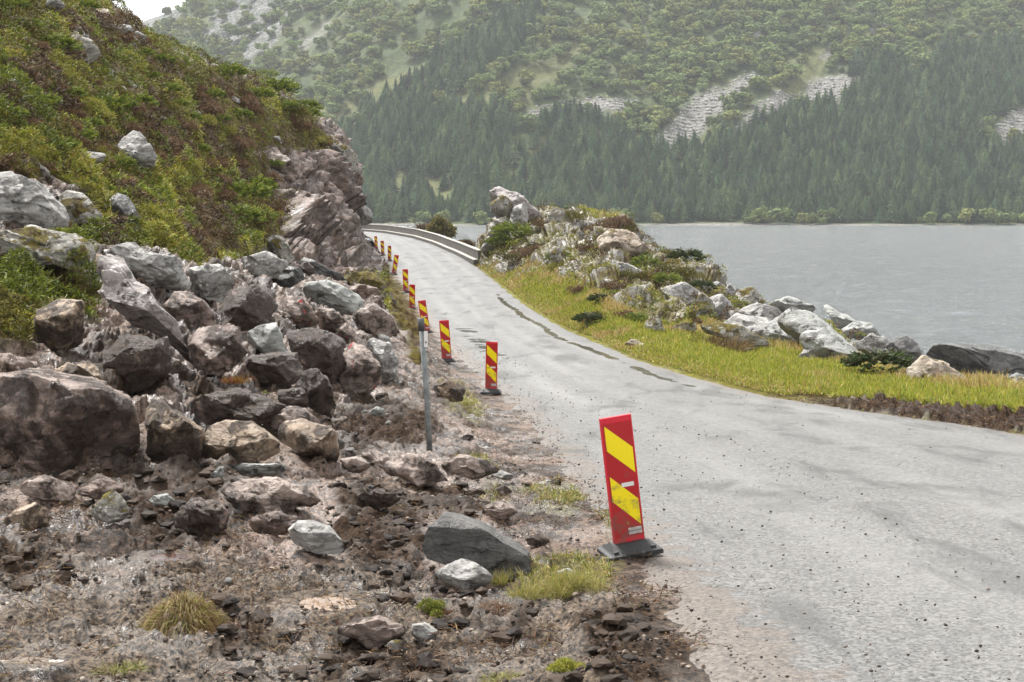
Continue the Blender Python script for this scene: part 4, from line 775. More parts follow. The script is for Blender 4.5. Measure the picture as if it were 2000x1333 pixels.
def make_board():
    root = empty('marker_board', (0, 0, 0), '', 'traffic marker')
    bm = bmesh.new()                                           # hollow tray: face with a turned-back rim
    box(bm, -BW / 2, BW / 2, -BT / 2, -BT / 2 + .006, PANEL_Z, PANEL_Z + BH)
    box(bm, -BW / 2, -BW / 2 + .006, -BT / 2 + .006, BT / 2, PANEL_Z, PANEL_Z + BH); box(bm, BW / 2 - .006, BW / 2, -BT / 2 + .006, BT / 2, PANEL_Z, PANEL_Z + BH)
    box(bm, -BW / 2 + .006, BW / 2 - .006, -BT / 2 + .006, BT / 2, PANEL_Z + BH - .006, PANEL_Z + BH)
    panel = bm_obj('panel', bm, M_REDP, root)
    yf = -BT / 2 - .002; bm = bmesh.new(); x0, x1 = -BW / 2 + .012, BW / 2 - .010
    def zz(t): return PANEL_Z + BH * (1 - t)
    quad(bm, [(x0, yf, zz(.95)), (x1, yf, zz(.95)), (x1, yf, zz(.045)), (x0, yf, zz(.045))]); bm_obj('red_sheeting', bm, M_RED, panel)
    yf -= .0015; bm = bmesh.new(); a, b = -BW / 2 + .024, BW / 2 - .018
    for l0, l1, r0, r1 in ((.06, .255, .255, .455), (.458, .655, .665, .868)): quad(bm, [(a, yf, zz(l1)), (b, yf, zz(r1)), (b, yf, zz(r0)), (a, yf, zz(l0))])
    bm_obj('yellow_stripes', bm, M_YEL, panel)
    yf -= .0015; bm = bmesh.new(); quad(bm, [(-.015, yf, zz(.555)), (.085, yf, zz(.555)), (.085, yf, zz(.522)), (-.015, yf, zz(.522))]); bm_obj('rating_plate', bm, M_STK, panel)
    bm = bmesh.new(); quad(bm, [(.0, yf, zz(.935)), (.108, yf, zz(.935)), (.108, yf, zz(.882)), (.0, yf, zz(.882))]); st = bm_obj('sticker', bm, M_STK, panel)
    bm = bmesh.new()                                           # rubber foot: low truncated pyramid with a lip and a slot collar
    prof = [(.215, .17, 0), (.215, .17, .035), (.185, .145, .045), (.140, .055, .095), (.128, .024, .095)]
    rings = [[bm.verts.new((sx * x, sy * y, z)) for sx, sy in ((-1, -1), (1, -1), (1, 1), (-1, 1))] for x, y, z in prof]
    for r0, r1 in zip(rings, rings[1:]):
        for i in range(4): bm.faces.new([r0[i], r0[(i + 1) % 4], r1[(i + 1) % 4], r1[i]])
    bm.faces.new(rings[-1]); bm.faces.new(rings[0][::-1])
    for sx in (-1, 1):
        for sy in (-1, 1): box(bm, sx * .15 - .02, sx * .15 + .02, sy * .125 - .012, sy * .125 + .012, .045, .066)
    bmesh.ops.bevel(bm, geom=[e for e in bm.edges if e.calc_length() > .1], offset=.004, segments=2, affect='EDGES')
    bm_obj('rubber_foot', bm, M_BASE, root)
    return root
def kids(o): return [c for c in bpy.data.objects if c.parent == o]
def copy_tree(o, parent=None):
    c = o.copy(); COL.objects.link(c)
    if parent: c.parent = parent
    for ch in kids(o): copy_tree(ch, c)
    return c
board0 = make_board()
# foot pixel, panel height in pixels, tilt right (deg), yaw (deg), label
BOARDS = [((1231,1071), 256, -7.6, 14, 'nearest and largest red and yellow marker board, leaning left on a black foot'),
 ((959,766), 93, 1.2, -3, 'second nearest marker board, upright and darker red on a black foot'),
 ((873,706), 76, -4.0, 6, 'third nearest marker board, bright red and leaning left behind the grey post'),
 ((833,650), 60, -8.0, 8, 'marker board half hidden behind the top of the grey post'),
 ((805,605), 46, 0.5, -4, 'dark red marker board just in front of a brighter one it overlaps'),
 ((793,572), 43, -1.5, 2, 'bright marker board partly covered by the dark red one in front'),
 ((769,536), 35.5, 9.0, 4, 'marker board leaning clearly to the right towards the road'),
 ((761,510), 27.5, 0.0, -4, 'third farthest marker board, upright at the foot of the cliff'),
 ((748,499), 26.5, -3.0, 3, 'second farthest marker board beside the cliff'),
 ((735.5,486), 22.5, -4.0, 3, 'farthest marker board, half lost against the cliff')]
for i, ((px, py), hp, tilt, yaw, lab) in enumerate(BOARDS):
    o = board0 if i == 0 else copy_tree(board0); Y = F * BH / hp / 1.0
    u, s = ray(px, py); zr = float(base_z(np.array([u * Y]), np.array([Y]))[0])
    o.location = (u * Y, Y, s * Y - 0.02 if i else s * Y - .035); o.rotation_euler = (math.radians(1 if i else 2), math.radians(tilt), math.radians(yaw)); o['label'] = lab; o['group'] = 'red and yellow marker boards along the road'
    if i == 0:
        pn = [c for c in kids(o) if c.name.startswith('panel')][0]; stk = [c for c in kids(pn) if c.name.startswith('sticker')][0]
bpy.context.view_layer.update()
def board_marks():                     # only the nearest board is close enough to read
    z = PANEL_Z + BH * (1 - .912); y = -BT / 2 - .0075
    t = text_mesh('RAMUDDEN', .0135, M_INK, pn, (.026, y, z), 'sticker_lettering')
    bm = bmesh.new(); ring = []
    for j in range(20):
        a = 2 * math.pi * j / 20; ring.append([bm.verts.new((.014 + r * math.cos(a), y, z + .004 + r * math.sin(a))) for r in (.0075, .011)])
    for j in range(18): bm.faces.new([ring[j][0], ring[j][1], ring[(j + 1) % 20][1], ring[(j + 1) % 20][0]])
    bm_obj('sticker_emblem', bm, M_RINK, pn)
    bm = bmesh.new(); zv = PANEL_Z + BH * (1 - .855)
    for sx in (-1, 1): quad(bm, [(.0, y, zv), (.003, y, zv), (.003 + sx * .008, y, zv + .026), (sx * .008, y, zv + .026)])
    bm_obj('scratched_letter', bm, M_YEL, pn)
board_marks()

def tube(bm, pts, r0, r1=None, seg=10, cap=True):
    r1 = r0 if r1 is None else r1; rings = []
    for i, p in enumerate(pts):
        p = Vector(p); t = (Vector(pts[min(i + 1, len(pts) - 1)]) - Vector(pts[max(i - 1, 0)])).normalized(); a = t.orthogonal().normalized(); b = t.cross(a)
        r = r0 + (r1 - r0) * i / max(1, len(pts) - 1)
        rings.append([bm.verts.new(p + (a * math.cos(2 * math.pi * k / seg) + b * math.sin(2 * math.pi * k / seg)) * r) for k in range(seg)])
    for q0, q1 in zip(rings, rings[1:]):
        for k in range(seg): bm.faces.new([q0[k], q0[(k + 1) % seg], q1[(k + 1) % seg], q1[k]])
    if cap: bm.faces.new(rings[0][::-1]); bm.faces.new(rings[-1])
def make_post():
    Y = 17.6; b = at(841, 890, Y); t = at(822, 624, Y); root = empty('road_post', b, 'weathered grey post leaning left with a white tag near its top', 'post')
    d = Vector(t - b); bm = bmesh.new(); tube(bm, [(0, 0, -.15), tuple(d * .5 + Vector((.006, 0, 0))), tuple(d)], .036, .033, 14)
    mt = plain('weathered_post', (0.17, 0.185, 0.185), .6, .4, (25, .4, .02), .45); bm_obj('pole', bm, mt, root, True)
    bm = bmesh.new(); tube(bm, [tuple(d * .915), tuple(d * 1.008)], .040, .040, 14); bm_obj('cap', bm, plain('dark_cap', (0.05, .052, .055), .5), root, True)
    bm = bmesh.new(); c = d * .86 + Vector((.045, -.035, 0)); box(bm, c.x - .022, c.x + .022, c.y, c.y + .006, c.z - .10, c.z + .09); tg = bm_obj('tag', bm, M_STK, root)
    bm = bmesh.new(); box(bm, c.x - .008, c.x + .008, c.y - .003, c.y - .001, c.z - .055, c.z - .03); bm_obj('tag_mark', bm, M_INK, root)
make_post()
def make_barrier():
    n = N('old_concrete'); p = n.pos(); st = n.noise(n.mapv(p, (3, 3, .35)), 1.6, 6, .7); k = n.noise(p, 1.1, 6, .6); f = n.noise(p, 22, 6, .7)
    c = n.mix(n.ramp(k, (.35, 0.0), (.65, 1.0)), (0.062, .055, .045), (0.118, .109, .094)); c = n.mix(n.math('MULTIPLY', n.ramp(st, (.52, 0.0), (.66, 1.0)), .6), c, (0.10, .088, .072))
    c = n.mix(n.math('MULTIPLY', n.ramp(f, (.4, 1.0), (.5, 0.0)), .3), c, (.1, .09, .08))
    m = n.done(c, .75, n.bump(f, .4, .02)); n = N('pale_concrete'); k = n.noise(n.pos(), 6, 6, .7)
    m2 = n.done(n.mix(n.ramp(k, (.35, 0.0), (.65, 1.0)), (.20, .19, .165), (.33, .315, .285)), .7, n.bump(k, .3, .02))
    path = curve2([(-2.35, 102.5), (-4.15, 117), (-6.75, 135), (-11.0, 157), (-14.6, 175), (-18.5, 193), (-25, 212), (-34, 232)], 120)
    root = empty('concrete_barrier', (*path[0], float(ROAD_Z(path[0][1]))), 'long curving concrete barrier with a pale coping on the lake side of the road', 'barrier'); o0 = np.array(root.location)
    def sweep(nm, prof, mat, i0=0):
        V = []; P = path[i0:]
        for i, q in enumerate(P):
            t = P[min(i + 1, len(P) - 1)] - P[max(i - 1, 0)]; t = t / np.linalg.norm(t); nn = np.array([t[1], -t[0]])   # towards the lake
            z = float(ROAD_Z(q[1])); V += [(q[0] + nn[0] * a, q[1] + nn[1] * a, z + h) for a, h in prof]
        V = np.array(V) - o0; k = len(prof); Q = []
        for i in range(len(P) - 1):
            for j in range(k): a = i * k + j; b = i * k + (j + 1) % k; Q.append((a, b, b + k, a + k))
        fs = [np.array(Q)]; fs.append(np.array([list(range(k))]) if k == 4 else np.array([[0, 1, 2], [0, 2, 3]]))
        return mesh_np(nm, V, fs, mat, False, parent=root)
    sweep('wall', [(0.0, -.3), (0.0, .86), (.32, .86), (.32, -.3)], m)
    sweep('coping', [(-.02, .862), (-.02, .915), (.34, .915), (.34, .862)], m2)
    sweep('foot_ledge', [(-.30, -.3), (-.30, .22), (-.003, .25), (-.003, -.3)], m)
    sweep('ledge_edge', [(-.31, .222), (-.30, .262), (-.006, .285), (-.006, .253)], m2)
def curve2(kn, n):
    kn = np.array(kn, float); d = np.concatenate([[0], np.cumsum(np.linalg.norm(np.diff(kn, axis=0), axis=1))]); t = np.linspace(0, d[-1], n)
    P = np.stack([np.interp(t, d, kn[:, 0]), np.interp(t, d, kn[:, 1])], -1); w = np.hanning(15); w /= w.sum()
    return np.stack([np.convolve(np.pad(P[:, i], 7, mode='reflect', reflect_type='odd'), w, 'valid') for i in (0, 1)], -1)
make_barrier()
# ------------------------------------------------------------------ plants near the camera
def unit(a): return a / (np.linalg.norm(a, axis=-1, keepdims=True) + 1e-12)
def blades(R, D, ln, wd, droop, c0, c1):
    """one bent blade per root R along D; ln, wd, droop per blade; c0 root colour, c1 tip colour"""
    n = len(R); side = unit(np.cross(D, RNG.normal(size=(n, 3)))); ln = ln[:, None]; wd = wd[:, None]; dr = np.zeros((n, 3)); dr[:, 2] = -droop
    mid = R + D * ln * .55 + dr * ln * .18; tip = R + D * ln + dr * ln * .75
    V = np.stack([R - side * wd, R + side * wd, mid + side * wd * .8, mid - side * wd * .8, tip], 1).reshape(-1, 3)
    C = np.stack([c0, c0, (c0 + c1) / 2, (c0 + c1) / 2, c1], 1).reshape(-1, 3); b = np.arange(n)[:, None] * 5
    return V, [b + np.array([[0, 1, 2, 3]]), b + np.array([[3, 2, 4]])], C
def join(parts):
    Vs, Qs, Ts, Cs = [], [], [], []; o = 0
    for V, (q, t), C in parts: Vs.append(V); Qs.append(q + o); Ts.append(t + o); Cs.append(C); o += len(V)
    return np.concatenate(Vs), [np.concatenate(Qs), np.concatenate(Ts)], np.concatenate(Cs)
def pick(pal, n, p=None, var=.22):
    c = np.array(pal)[RNG.choice(len(pal), n, p=p)]; return c * (1 + var * RNG.normal(size=(n, 1)).clip(-2, 2)) * (1 + .08 * RNG.normal(size=(n, 3)).clip(-2, 2))
def up_dirs(n, spread): d = RNG.normal(size=(n, 3)) * spread; d[:, 2] = 1; return unit(d)
GREEN = np.array([(.215, .265, .024), (.30, .315, .036), (.40, .345, .06), (.16, .185, .024)]); STRAW = np.array([(.42, .31, .11), (.34, .22, .08), (.48, .39, .18)])
def verge_grass():
    def ok(P, a, b):
        s = poly_sd(a, b, Z_OUT); dr = P[:, 0] - XR(P[:, 1]); nz = fbm(P * .5, 3, 91)
        bare = (P[:, 1] < 30) & (dr < 0.95 + .5 * fbm(P * 1.1, 3, 92))
        return (dr > .15) & ~bare & (s < 6 + 26 * nz) & (P[:, 1] < 112) & (P[:, 2] > -5.6) & (b < 900)
    P1 = land_points(420000, 900, 2120, 21, 60, ok, .75); P2 = land_points(150000, 880, 1500, 48, 108, ok)
    P = np.concatenate([P1, P2]); n = len(P); Y = P[:, 1]; dr = P[:, 0] - XR(Y)
    f = fbm(P * np.array([.35, .35, 0]), 4, 93); g = fbm(P * np.array([1.4, 1.4, 0]), 3, 94)
    px, py = project(P)
    dry = sstep(.02, .3, f + .25 * g + .22 * sstep(30, 0, -poly_sd(px, py, Z_OUT) - 4) - .10) ; edge = sstep(1.3, .2, dr)
    a = GREEN[RNG.choice(4, n, p=[.3, .4, .2, .1])]; b = STRAW[RNG.choice(3, n)]; k = (RNG.random(n) < np.clip(dry * .9 + edge * .35, 0.06, .95))[:, None]
    c = np.where(k, b, a) * (1 + .2 * RNG.normal(size=(n, 1)).clip(-2, 2)); ln = (.14 + .20 * RNG.random(n)) * (1 - .5 * edge) * (1 + .7 * dry) * (.85 + .5 * g.clip(-.5, 1))
    V, Fs, C = blades(P + np.array([0, 0, .04]), up_dirs(n, .42), ln, (.004 + .00016 * Y) * (1 + .5 * RNG.random(n)), RNG.uniform(0, .9, n), c * .75, c * 1.12)
    tag(mesh_np('grass', V, Fs, M_GRASS, True, {'Col': C}), kind='stuff')
verge_grass()
HEATH = [(.082, .050, .024), (.125, .078, .038), (.052, .033, .016), (.165, .108, .06)]; OLIVE = [(.105, .096, .014), (.070, .068, .012), (.15, .125, .020)]
YELL = [(.25, .24, .030), (.31, .27, .05), (.21, .235, .022)]; FRESH = [(.14, .175, .015), (.21, .235, .026), (.09, .115, .012)]
def heath(name, n, box_, ok, weights, size=1.0):
    P = land_points(n, *box_, ok); n = len(P); Y = P[:, 1]
    _, _, cid = worley(P * np.array([.85, .6, .95]) + .5 * fbm(P * 1.2, 2, 95)[:, None], 96); f = fbm(P * .32, 3, 97)
    cum = np.cumsum(weights); q = (cid + .22 * f) % 1.0; kind = np.searchsorted(cum / cum[-1], q).clip(0, 3)
    c = np.zeros((n, 3)); ln = np.zeros(n)
    shade = .68 + .64 * ((cid * 7.31) % 1)
    for i, (pal, l) in enumerate(((HEATH, .13), (OLIVE, .10), (YELL, .14), (FRESH, .12))):
        m = kind == i; c[m] = pick(pal, m.sum()); ln[m] = l * RNG.uniform(.6, 1.5, m.sum())
    # each clump is domed: blades grow longer in the middle of their cell
    f1, fe, _ = worley(P * np.array([.85, .6, .95]) + .5 * fbm(P * 1.2, 2, 95)[:, None], 96); P = P + np.array([0, 0, 1.0]) * (.55 * sstep(.0, .5, fe))[:, None] * size
    c *= shade[:, None]
    V, Fs, C = blades(P - np.array([0, 0, .05]), up_dirs(n, 1.1), ln * size, (.005 + .00020 * Y) * size, RNG.uniform(0, .8, n), c * .5, c * 1.35)  # dark roots, bright tips: shade between the blades put into their colour
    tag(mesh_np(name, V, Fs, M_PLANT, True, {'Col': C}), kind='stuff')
def in_veg(P, a, b):
    w = fbm(P * .9, 3, 3) * 14; return (P[:, 0] < XL(P[:, 1]) - .3) & (np.max([poly_sd(a, b, p) for p in Z_VEG], 0) + w > -2) & (poly_sd(a, b, Z_CLIFF) + w < 4)
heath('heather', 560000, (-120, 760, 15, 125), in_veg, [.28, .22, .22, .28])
def in_out(P, a, b):
    return (P[:, 0] > XR(P[:, 1]) + .5) & (poly_sd(a, b, Z_OUT) > 2) & (fbm(P * .55, 4, 98) + .3 * sstep(1350, 1150, a) - .45 * sstep(1400, 1480, a) > -.22) & (P[:, 2] > -5.2)
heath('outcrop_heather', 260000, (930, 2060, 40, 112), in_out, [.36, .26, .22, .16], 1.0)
# mosses, sods and fibres torn up in the mud
def in_tuft(P, a, b):
    w = fbm(P * 1.3, 3, 33) * 16; return (P[:, 0] < XL(P[:, 1]) + .5) & (np.max([poly_sd(a, b, p) for p in Z_TUFT], 0) + w > 4) & (fbm(P * 2.2, 3, 35) > -.12)
def shoulder_grass():
    P = land_points(130000, 560, 1230, 8, 60, in_tuft); n = len(P); c = pick([(.36, .30, .09), (.24, .24, .05), (.15, .18, .03), (.42, .34, .14)], n)
    V, Fs, C = blades(P, up_dirs(n, .55), RNG.uniform(.04, .15, n), .0022 + .00012 * P[:, 1], RNG.uniform(.2, 1.1, n), c * .7, c * 1.1)
    tag(mesh_np('shoulder_grass', V, Fs, M_GRASS, True, {'Col': C}), kind='stuff')
shoulder_grass()
def fibres():
    P = land_points(42000, -100, 1400, 6.8, 30, lambda P, a, b: (P[:, 0] < XL(P[:, 1]) + .1) & (b > 700) & (fbm(P * 1.1 + 3, 3, 36) > .08))
    Q = land_points(22000, 1500, 2100, 21, 34, lambda P, a, b: (np.abs(P[:, 0] - XR(P[:, 1]) - .45) < .5)); P = np.concatenate([P, Q]) + np.array([0, 0, .03]); n = len(P)
    c = pick([(.07, .038, .022), (.12, .066, .034), (.04, .026, .018), (.20, .13, .06)], n); d = RNG.normal(size=(n, 3)); d[:, 2] = np.abs(d[:, 2]) * .5 + .1
    V, Fs, C = blades(P, unit(d), RNG.uniform(.03, .13, n), .0016 + .00013 * P[:, 1], RNG.uniform(.1, .8, n), c, c * 1.2)
    tag(mesh_np('torn_roots', V, Fs, M_PLANT, True, {'Col': C}), kind='stuff')
fibres()
def juniper_mesh(seed, pal, layers=5):
    rs = np.random.default_rng(seed); R, D, L, c0, c1 = [], [], [], [], []
    for k in range(150):
        a = rs.uniform(0, 6.283); r = rs.random() ** .6; z = .12 + .34 * (1 - r * r) * rs.uniform(.5, 1.1); el = rs.uniform(.05, .5)
        d = np.array([math.cos(a) * math.cos(el), math.sin(a) * math.cos(el), math.sin(el)]); p = np.array([math.cos(a) * r * .72, math.sin(a) * r * .72, z]); s = np.cross(d, [0, 0, 1]); s /= np.linalg.norm(s)
        c = pal[rs.integers(len(pal))] * rs.uniform(.75, 1.3)
        for j in range(13):
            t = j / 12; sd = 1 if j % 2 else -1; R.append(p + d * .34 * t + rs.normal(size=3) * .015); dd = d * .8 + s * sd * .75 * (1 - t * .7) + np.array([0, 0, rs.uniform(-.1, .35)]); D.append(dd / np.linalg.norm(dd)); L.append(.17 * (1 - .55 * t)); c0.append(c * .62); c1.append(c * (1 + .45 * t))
    n = len(R); V, Fs, C = blades(np.array(R), np.array(D), np.array(L), np.full(n, .022), rs.uniform(0, .25, n), np.array(c0), np.array(c1)); return V, Fs, C
JP = np.array([(.12, .165, .018), (.18, .22, .028), (.08, .115, .016), (.23, .25, .035)]); JD = np.array([(.035, .060, .016), (.055, .085, .02), (.05, .05, .016)])
JUN = [mesh_np('juniper_shrub', *juniper_mesh(40 + i, JP)[:2], M_PLANT, True, {'Col': juniper_mesh(40 + i, JP)[2]}) for i in range(4)] if False else []
for i in range(4):
    V, Fs, C = juniper_mesh(40 + i, JP if i < 3 else JD); o = mesh_np('juniper_shrub', V, Fs, M_PLANT, True, {'Col': C}); COL.objects.unlink(o); JUN.append(o)
def place_plant(src, px, py, wpx, label, cat, group=None, zs=1.0, Y=None, lift=0.0):
    Yh = hit(px, py) if Y is None else Y; r = wpx / 2 * Yh / F; o = src.copy(); COL.objects.link(o); o.location = settle(at(px, py, Yh)[None])[0] + np.array([0, 0, (lift + (.22 if 'juniper' in src.name else 0)) * r]); o.scale = (r, r, r * zs * 1.25); o.rotation_euler = (random.uniform(.05, .35), 0, random.uniform(-.6, .6))
    return tag(o, label, cat, group)
for i, (x, y, w) in enumerate([(450,160,80),(222,235,105),(115,104,85),(410,203,60),(545,190,90),(602,236,55),(505,205,70),(322,128,55),(285,112,50),(168,28,60),(22,30,80),(18,160,70),(75,150,50),(18,245,65),(160,282,75),(240,330,70),(112,312,75),(505,382,85),(472,412,110),(505,450,80),(270,218,70),(332,186,60),(82,222,80),(600,222,60),(430,245,55),(15,330,50),(375,240,45),(350,215,50),(60,60,60),(140,200,55),(560,225,60),(470,235,50),(300,160,45),(520,160,50),(540,330,45),(430,345,45),(60,190,60),(180,250,60),(480,440,90),(395,300,50)]):
    place_plant(JUN[i % 3], x, y, w * 1.05, 'low bright green juniper shrub spreading over the heather hillside', 'shrub', 'junipers on the heather hillside', 1.0)
for i, (x, y, w) in enumerate([(1012,488,95),(1052,498,60),(985,505,60),(1283,507,60),(1262,540,60),(1330,556,70),(1300,575,60),(1175,600,55),(1090,520,50),(1365,600,50),(1240,635,50),(1150,640,60)]):
    place_plant(JUN[3 if i % 2 else i % 3], x, y, w * 1.1, 'green juniper shrub growing among the lakeside outcrop rocks', 'shrub', 'junipers on the lakeside outcrop', .9)
place_plant(JUN[3], 1715, 742, 150, 'wide dark green shrub between the grass verge and the dark angular boulder', 'shrub', None, .8)
def clump_mesh(seed, pal, n=1500):
    rs = np.random.default_rng(seed); m = 9; ctr = np.stack([rs.normal(size=m) * .36, rs.normal(size=m) * .36, rs.uniform(-.05, .22, m)], -1); rr = rs.uniform(.28, .5, m); k = rs.integers(m, size=n)
    d = rs.normal(size=(n, 3)); d[:, 2] = np.abs(d[:, 2]) * .9; d = unit(d); P = ctr[k] + d * (rr[k] * rs.uniform(.7, 1.0, n))[:, None] * np.array([1, 1, .8]); c = pal[rs.integers(len(pal), size=n)] * rs.uniform(.65, 1.35, (n, 1)) * rs.uniform(.8, 1.2, m)[k][:, None]
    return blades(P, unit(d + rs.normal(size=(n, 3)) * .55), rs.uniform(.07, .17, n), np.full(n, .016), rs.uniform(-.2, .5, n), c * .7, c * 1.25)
CLP = [np.array([(.12, .066, .030), (.17, .098, .045), (.08, .046, .022)]), np.array([(.10, .058, .032), (.15, .088, .05), (.20, .13, .07)]), np.array([(.12, .11, .018), (.09, .085, .016), (.17, .145, .026)]), np.array([(.11, .14, .02), (.16, .185, .026), (.08, .10, .016)]), np.array([(.23, .22, .035), (.29, .255, .05), (.17, .17, .03)])]
CLUMP = []
for i in range(5):
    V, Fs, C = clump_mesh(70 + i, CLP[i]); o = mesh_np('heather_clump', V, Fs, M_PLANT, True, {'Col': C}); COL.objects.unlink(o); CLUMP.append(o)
CL_LAB = ['brown heather clump', 'faded brown heather clump', 'olive green moss and heath clump', 'green bilberry clump', 'yellow green moss clump']
n_c = 0
for t in range(900):
    if n_c >= 170: break
    x, y = random.uniform(-20, 700), random.uniform(10, 480)
    if max(float(poly_sd(np.array([x]), np.array([y]), q)[0]) for q in Z_VEG) < 10: continue
    k = random.choices(range(5), [.36, .2, .16, .14, .14])[0]; n_c += 1
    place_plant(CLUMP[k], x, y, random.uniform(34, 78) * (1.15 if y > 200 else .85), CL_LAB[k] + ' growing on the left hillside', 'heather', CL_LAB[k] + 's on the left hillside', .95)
for i, (x, y, w, k) in enumerate([(1165,446,100,0),(1205,448,80,1),(1130,446,60,2),(1075,458,70,0),(1105,478,50,2),(1045,520,95,1),(1085,530,70,4),(1000,520,80,2),(1150,505,60,0),(1290,516,80,2),(1320,560,95,2),(1280,565,80,0),(1360,605,95,2),(1320,615,70,0),(1265,600,70,3),(1400,618,60,4),(1240,560,70,2),(1200,585,60,0),(1170,560,60,4),(1130,575,60,1),(1220,625,70,1),(1160,632,70,0),(970,505,50,0),(1025,470,60,3),(985,480,60,2),(1345,640,60,0),(1440,605,40,2),(1185,480,46,2),(1250,515,60,3)]):
    place_plant(CLUMP[k], x, y, w, CL_LAB[k] + ' among the rocks of the lakeside outcrop', 'heather', CL_LAB[k] + 's on the lakeside outcrop', .8, lift=.1)
# tufts, ferns and sods that stand on their own
def tuft_mesh(seed, n, pal, spread, droop, wd, hang=0.0, dome=.25):
    rs = np.random.default_rng(seed); a = rs.uniform(0, 6.283, n); r = rs.random(n) ** .5 * .8; m = 6; sc_ = np.concatenate([np.zeros((1, 2)), rs.normal(size=(m - 1, 2)) * .42]); ss = rs.uniform(.35, .8, m); ss[0] = .75; lean = rs.normal(size=(m, 2)) * .25; k = rs.integers(m, size=n)
    R = np.stack([np.cos(a) * r * ss[k] + sc_[k, 0], np.sin(a) * r * ss[k] + sc_[k, 1], dome * ss[k] * (1 - r ** 2)], -1)
    D = np.stack([np.cos(a) * r * spread, np.sin(a) * r * spread, np.ones(n) * (1 - hang * r)], -1) + rs.normal(size=(n, 3)) * .3; D[:, :2] += lean[k]; D = unit(D); c = pal[rs.integers(len(pal), size=n)] * rs.uniform(.7, 1.3, (n, 1))
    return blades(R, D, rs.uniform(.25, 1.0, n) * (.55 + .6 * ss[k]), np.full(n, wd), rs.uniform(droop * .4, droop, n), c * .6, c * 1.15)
P_Y = np.array([(.42, .36, .11), (.33, .32, .07), (.24, .27, .05), (.46, .37, .16)]); P_G = np.array([(.15, .20, .03), (.24, .28, .045), (.32, .32, .07)]); P_B = np.array([(.12, .055, .03), (.18, .085, .04), (.07, .035, .022), (.24, .14, .06)]); P_M = np.array([(.24, .25, .03), (.17, .19, .03), (.30, .26, .06), (.16, .10, .04)])
def tuft(seed, n, pal, spread, droop, wd, px, py, w, label, zs=1.0, cat='grass tuft', name='grass_tuft', **kw):
    V, Fs, C = tuft_mesh(seed, n, pal, spread, droop, wd, **kw); o = mesh_np(name, V, Fs, M_GRASS, True, {'Col': C}); Y = hit(px, py); r = w / 2 * Y / F; o.location = settle(at(px, py, Y)[None])[0]; o.scale = (r, r, r * zs); tag(o, label, cat); return o
tuft(1, 4200, np.array([(.20, .19, .03), (.26, .21, .05), (.34, .25, .09), (.20, .11, .045), (.14, .075, .035)]), 1.2, 2.2, .008, 362, 1222, 150, 'big yellow green sod of grass and moss hanging over the foreground mud', 1.0, 'sod', 'grass_sod', hang=.95, dome=1.25)
tuft(4, 1500, P_Y, .8, 1.0, .0055, 1142, 1152, 105, 'long yellow grass tuft at the road edge below the nearest marker board', 1.6)
tuft(5, 1300, P_Y, .8, .9, .0055, 1068, 1158, 105, 'pale yellow grass tuft right of the pale grey wedge of rock', 1.5)
tuft(6, 260, P_Y, .6, .5, .010, 985, 1130, 60, 'thin upright grass against the right end of the big dark boulder', 2.0)
tuft(7, 420, P_Y, .9, .9, .012, 925, 905, 75, 'yellow green grass tuft right of the foot of the grey post', .8)
tuft(8, 420, P_Y, .9, .9, .012, 900, 790, 80, 'yellow grass tuft left of the second nearest marker board', .9)
tuft(10, 420, P_M, 1.2, 1.2, .014, 990, 1325, 110, 'olive sod at the bottom of the photo left of the bright moss clump', .6, 'sod', 'grass_sod', dome=.3)
tuft(11, 500, P_B, 1.3, 1.4, .012, 968, 1182, 80, 'torn brown root clump in the mud near the long yellow grass', .9, 'root clump', 'root_clump', hang=.6, dome=.5)
tuft(12, 420, P_B, 1.2, 1.2, .012, 835, 1275, 120, 'rusty brown flattened grass clump in the lower foreground', .5, 'root clump', 'root_clump')
tuft(13, 500, P_M, 1.2, 1.2, .012, 235, 1300, 110, 'low mossy sod in the lower left foreground', .5, 'sod', 'grass_sod')
tuft(14, 360, P_B, 1.0, 1.0, .014, 470, 1225, 110, 'brown root mass right of the big yellow green sod', .7, 'root clump', 'root_clump', hang=.5, dome=.5)
tuft(15, 500, P_B, 1.3, 1.6, .014, 443, 545, 70, 'round brown tussock on the grey ledge above the rubble', 1.0, 'tussock', 'heather_tussock', hang=.8, dome=.7)
tuft(16, 260, np.array([(.26, .075, .02), (.18, .055, .02), (.28, .2, .03)]), .8, .5, .02, 460, 755, 60, 'reddish orange plant between the muddy blocks in the rubble', .9, 'plant', 'red_plant')
tuft(17, 260, P_G, .8, .6, .018, 520, 755, 26, 'small yellow green plant beside the reddish one in the rubble', .9, 'plant', 'heath_plant')
tuft(18, 700, P_Y, 1.2, 1.6, .012, 95, 580, 110, 'yellow hanging grass on the heather bank at the left', .8, hang=.9, dome=.5)
tuft(19, 300, P_Y, 1.0, 1.0, .016, 365, 395, 60, 'dry yellow grass clump at the edge of the hillside above the ledges', .9)
tuft(20, 420, P_M, 1.2, 1.0, .014, 1210, 1012, 60, 'mossy grass tuft just left of the nearest marker board', .8)
tuft(21, 400, P_B, 1.3, 1.4, .014, 560, 625, 60, 'mat of brown roots on the rubble above the pale green grey block', .5, 'root clump', 'root_clump')
for i, (x, y, w, lab) in enumerate([(1135,528,44,'yellow green fern below the leaning spotted slab'),(1205,550,46,'fern left of the long sloping grey slab'),(1243,610,50,'broad green fern in the middle of the lakeside slope'),(1212,588,44,'fern beside the small pale rock on the slope'),(1165,498,34,'small fern under the clean pale block on the outcrop')]):
    tuft(50 + i, 120, np.array([(.17, .22, .03), (.24, .28, .04)]), 1.4, 1.0, .05, x, y, w * 1.2, lab, .9, 'fern', 'fern', dome=.1)
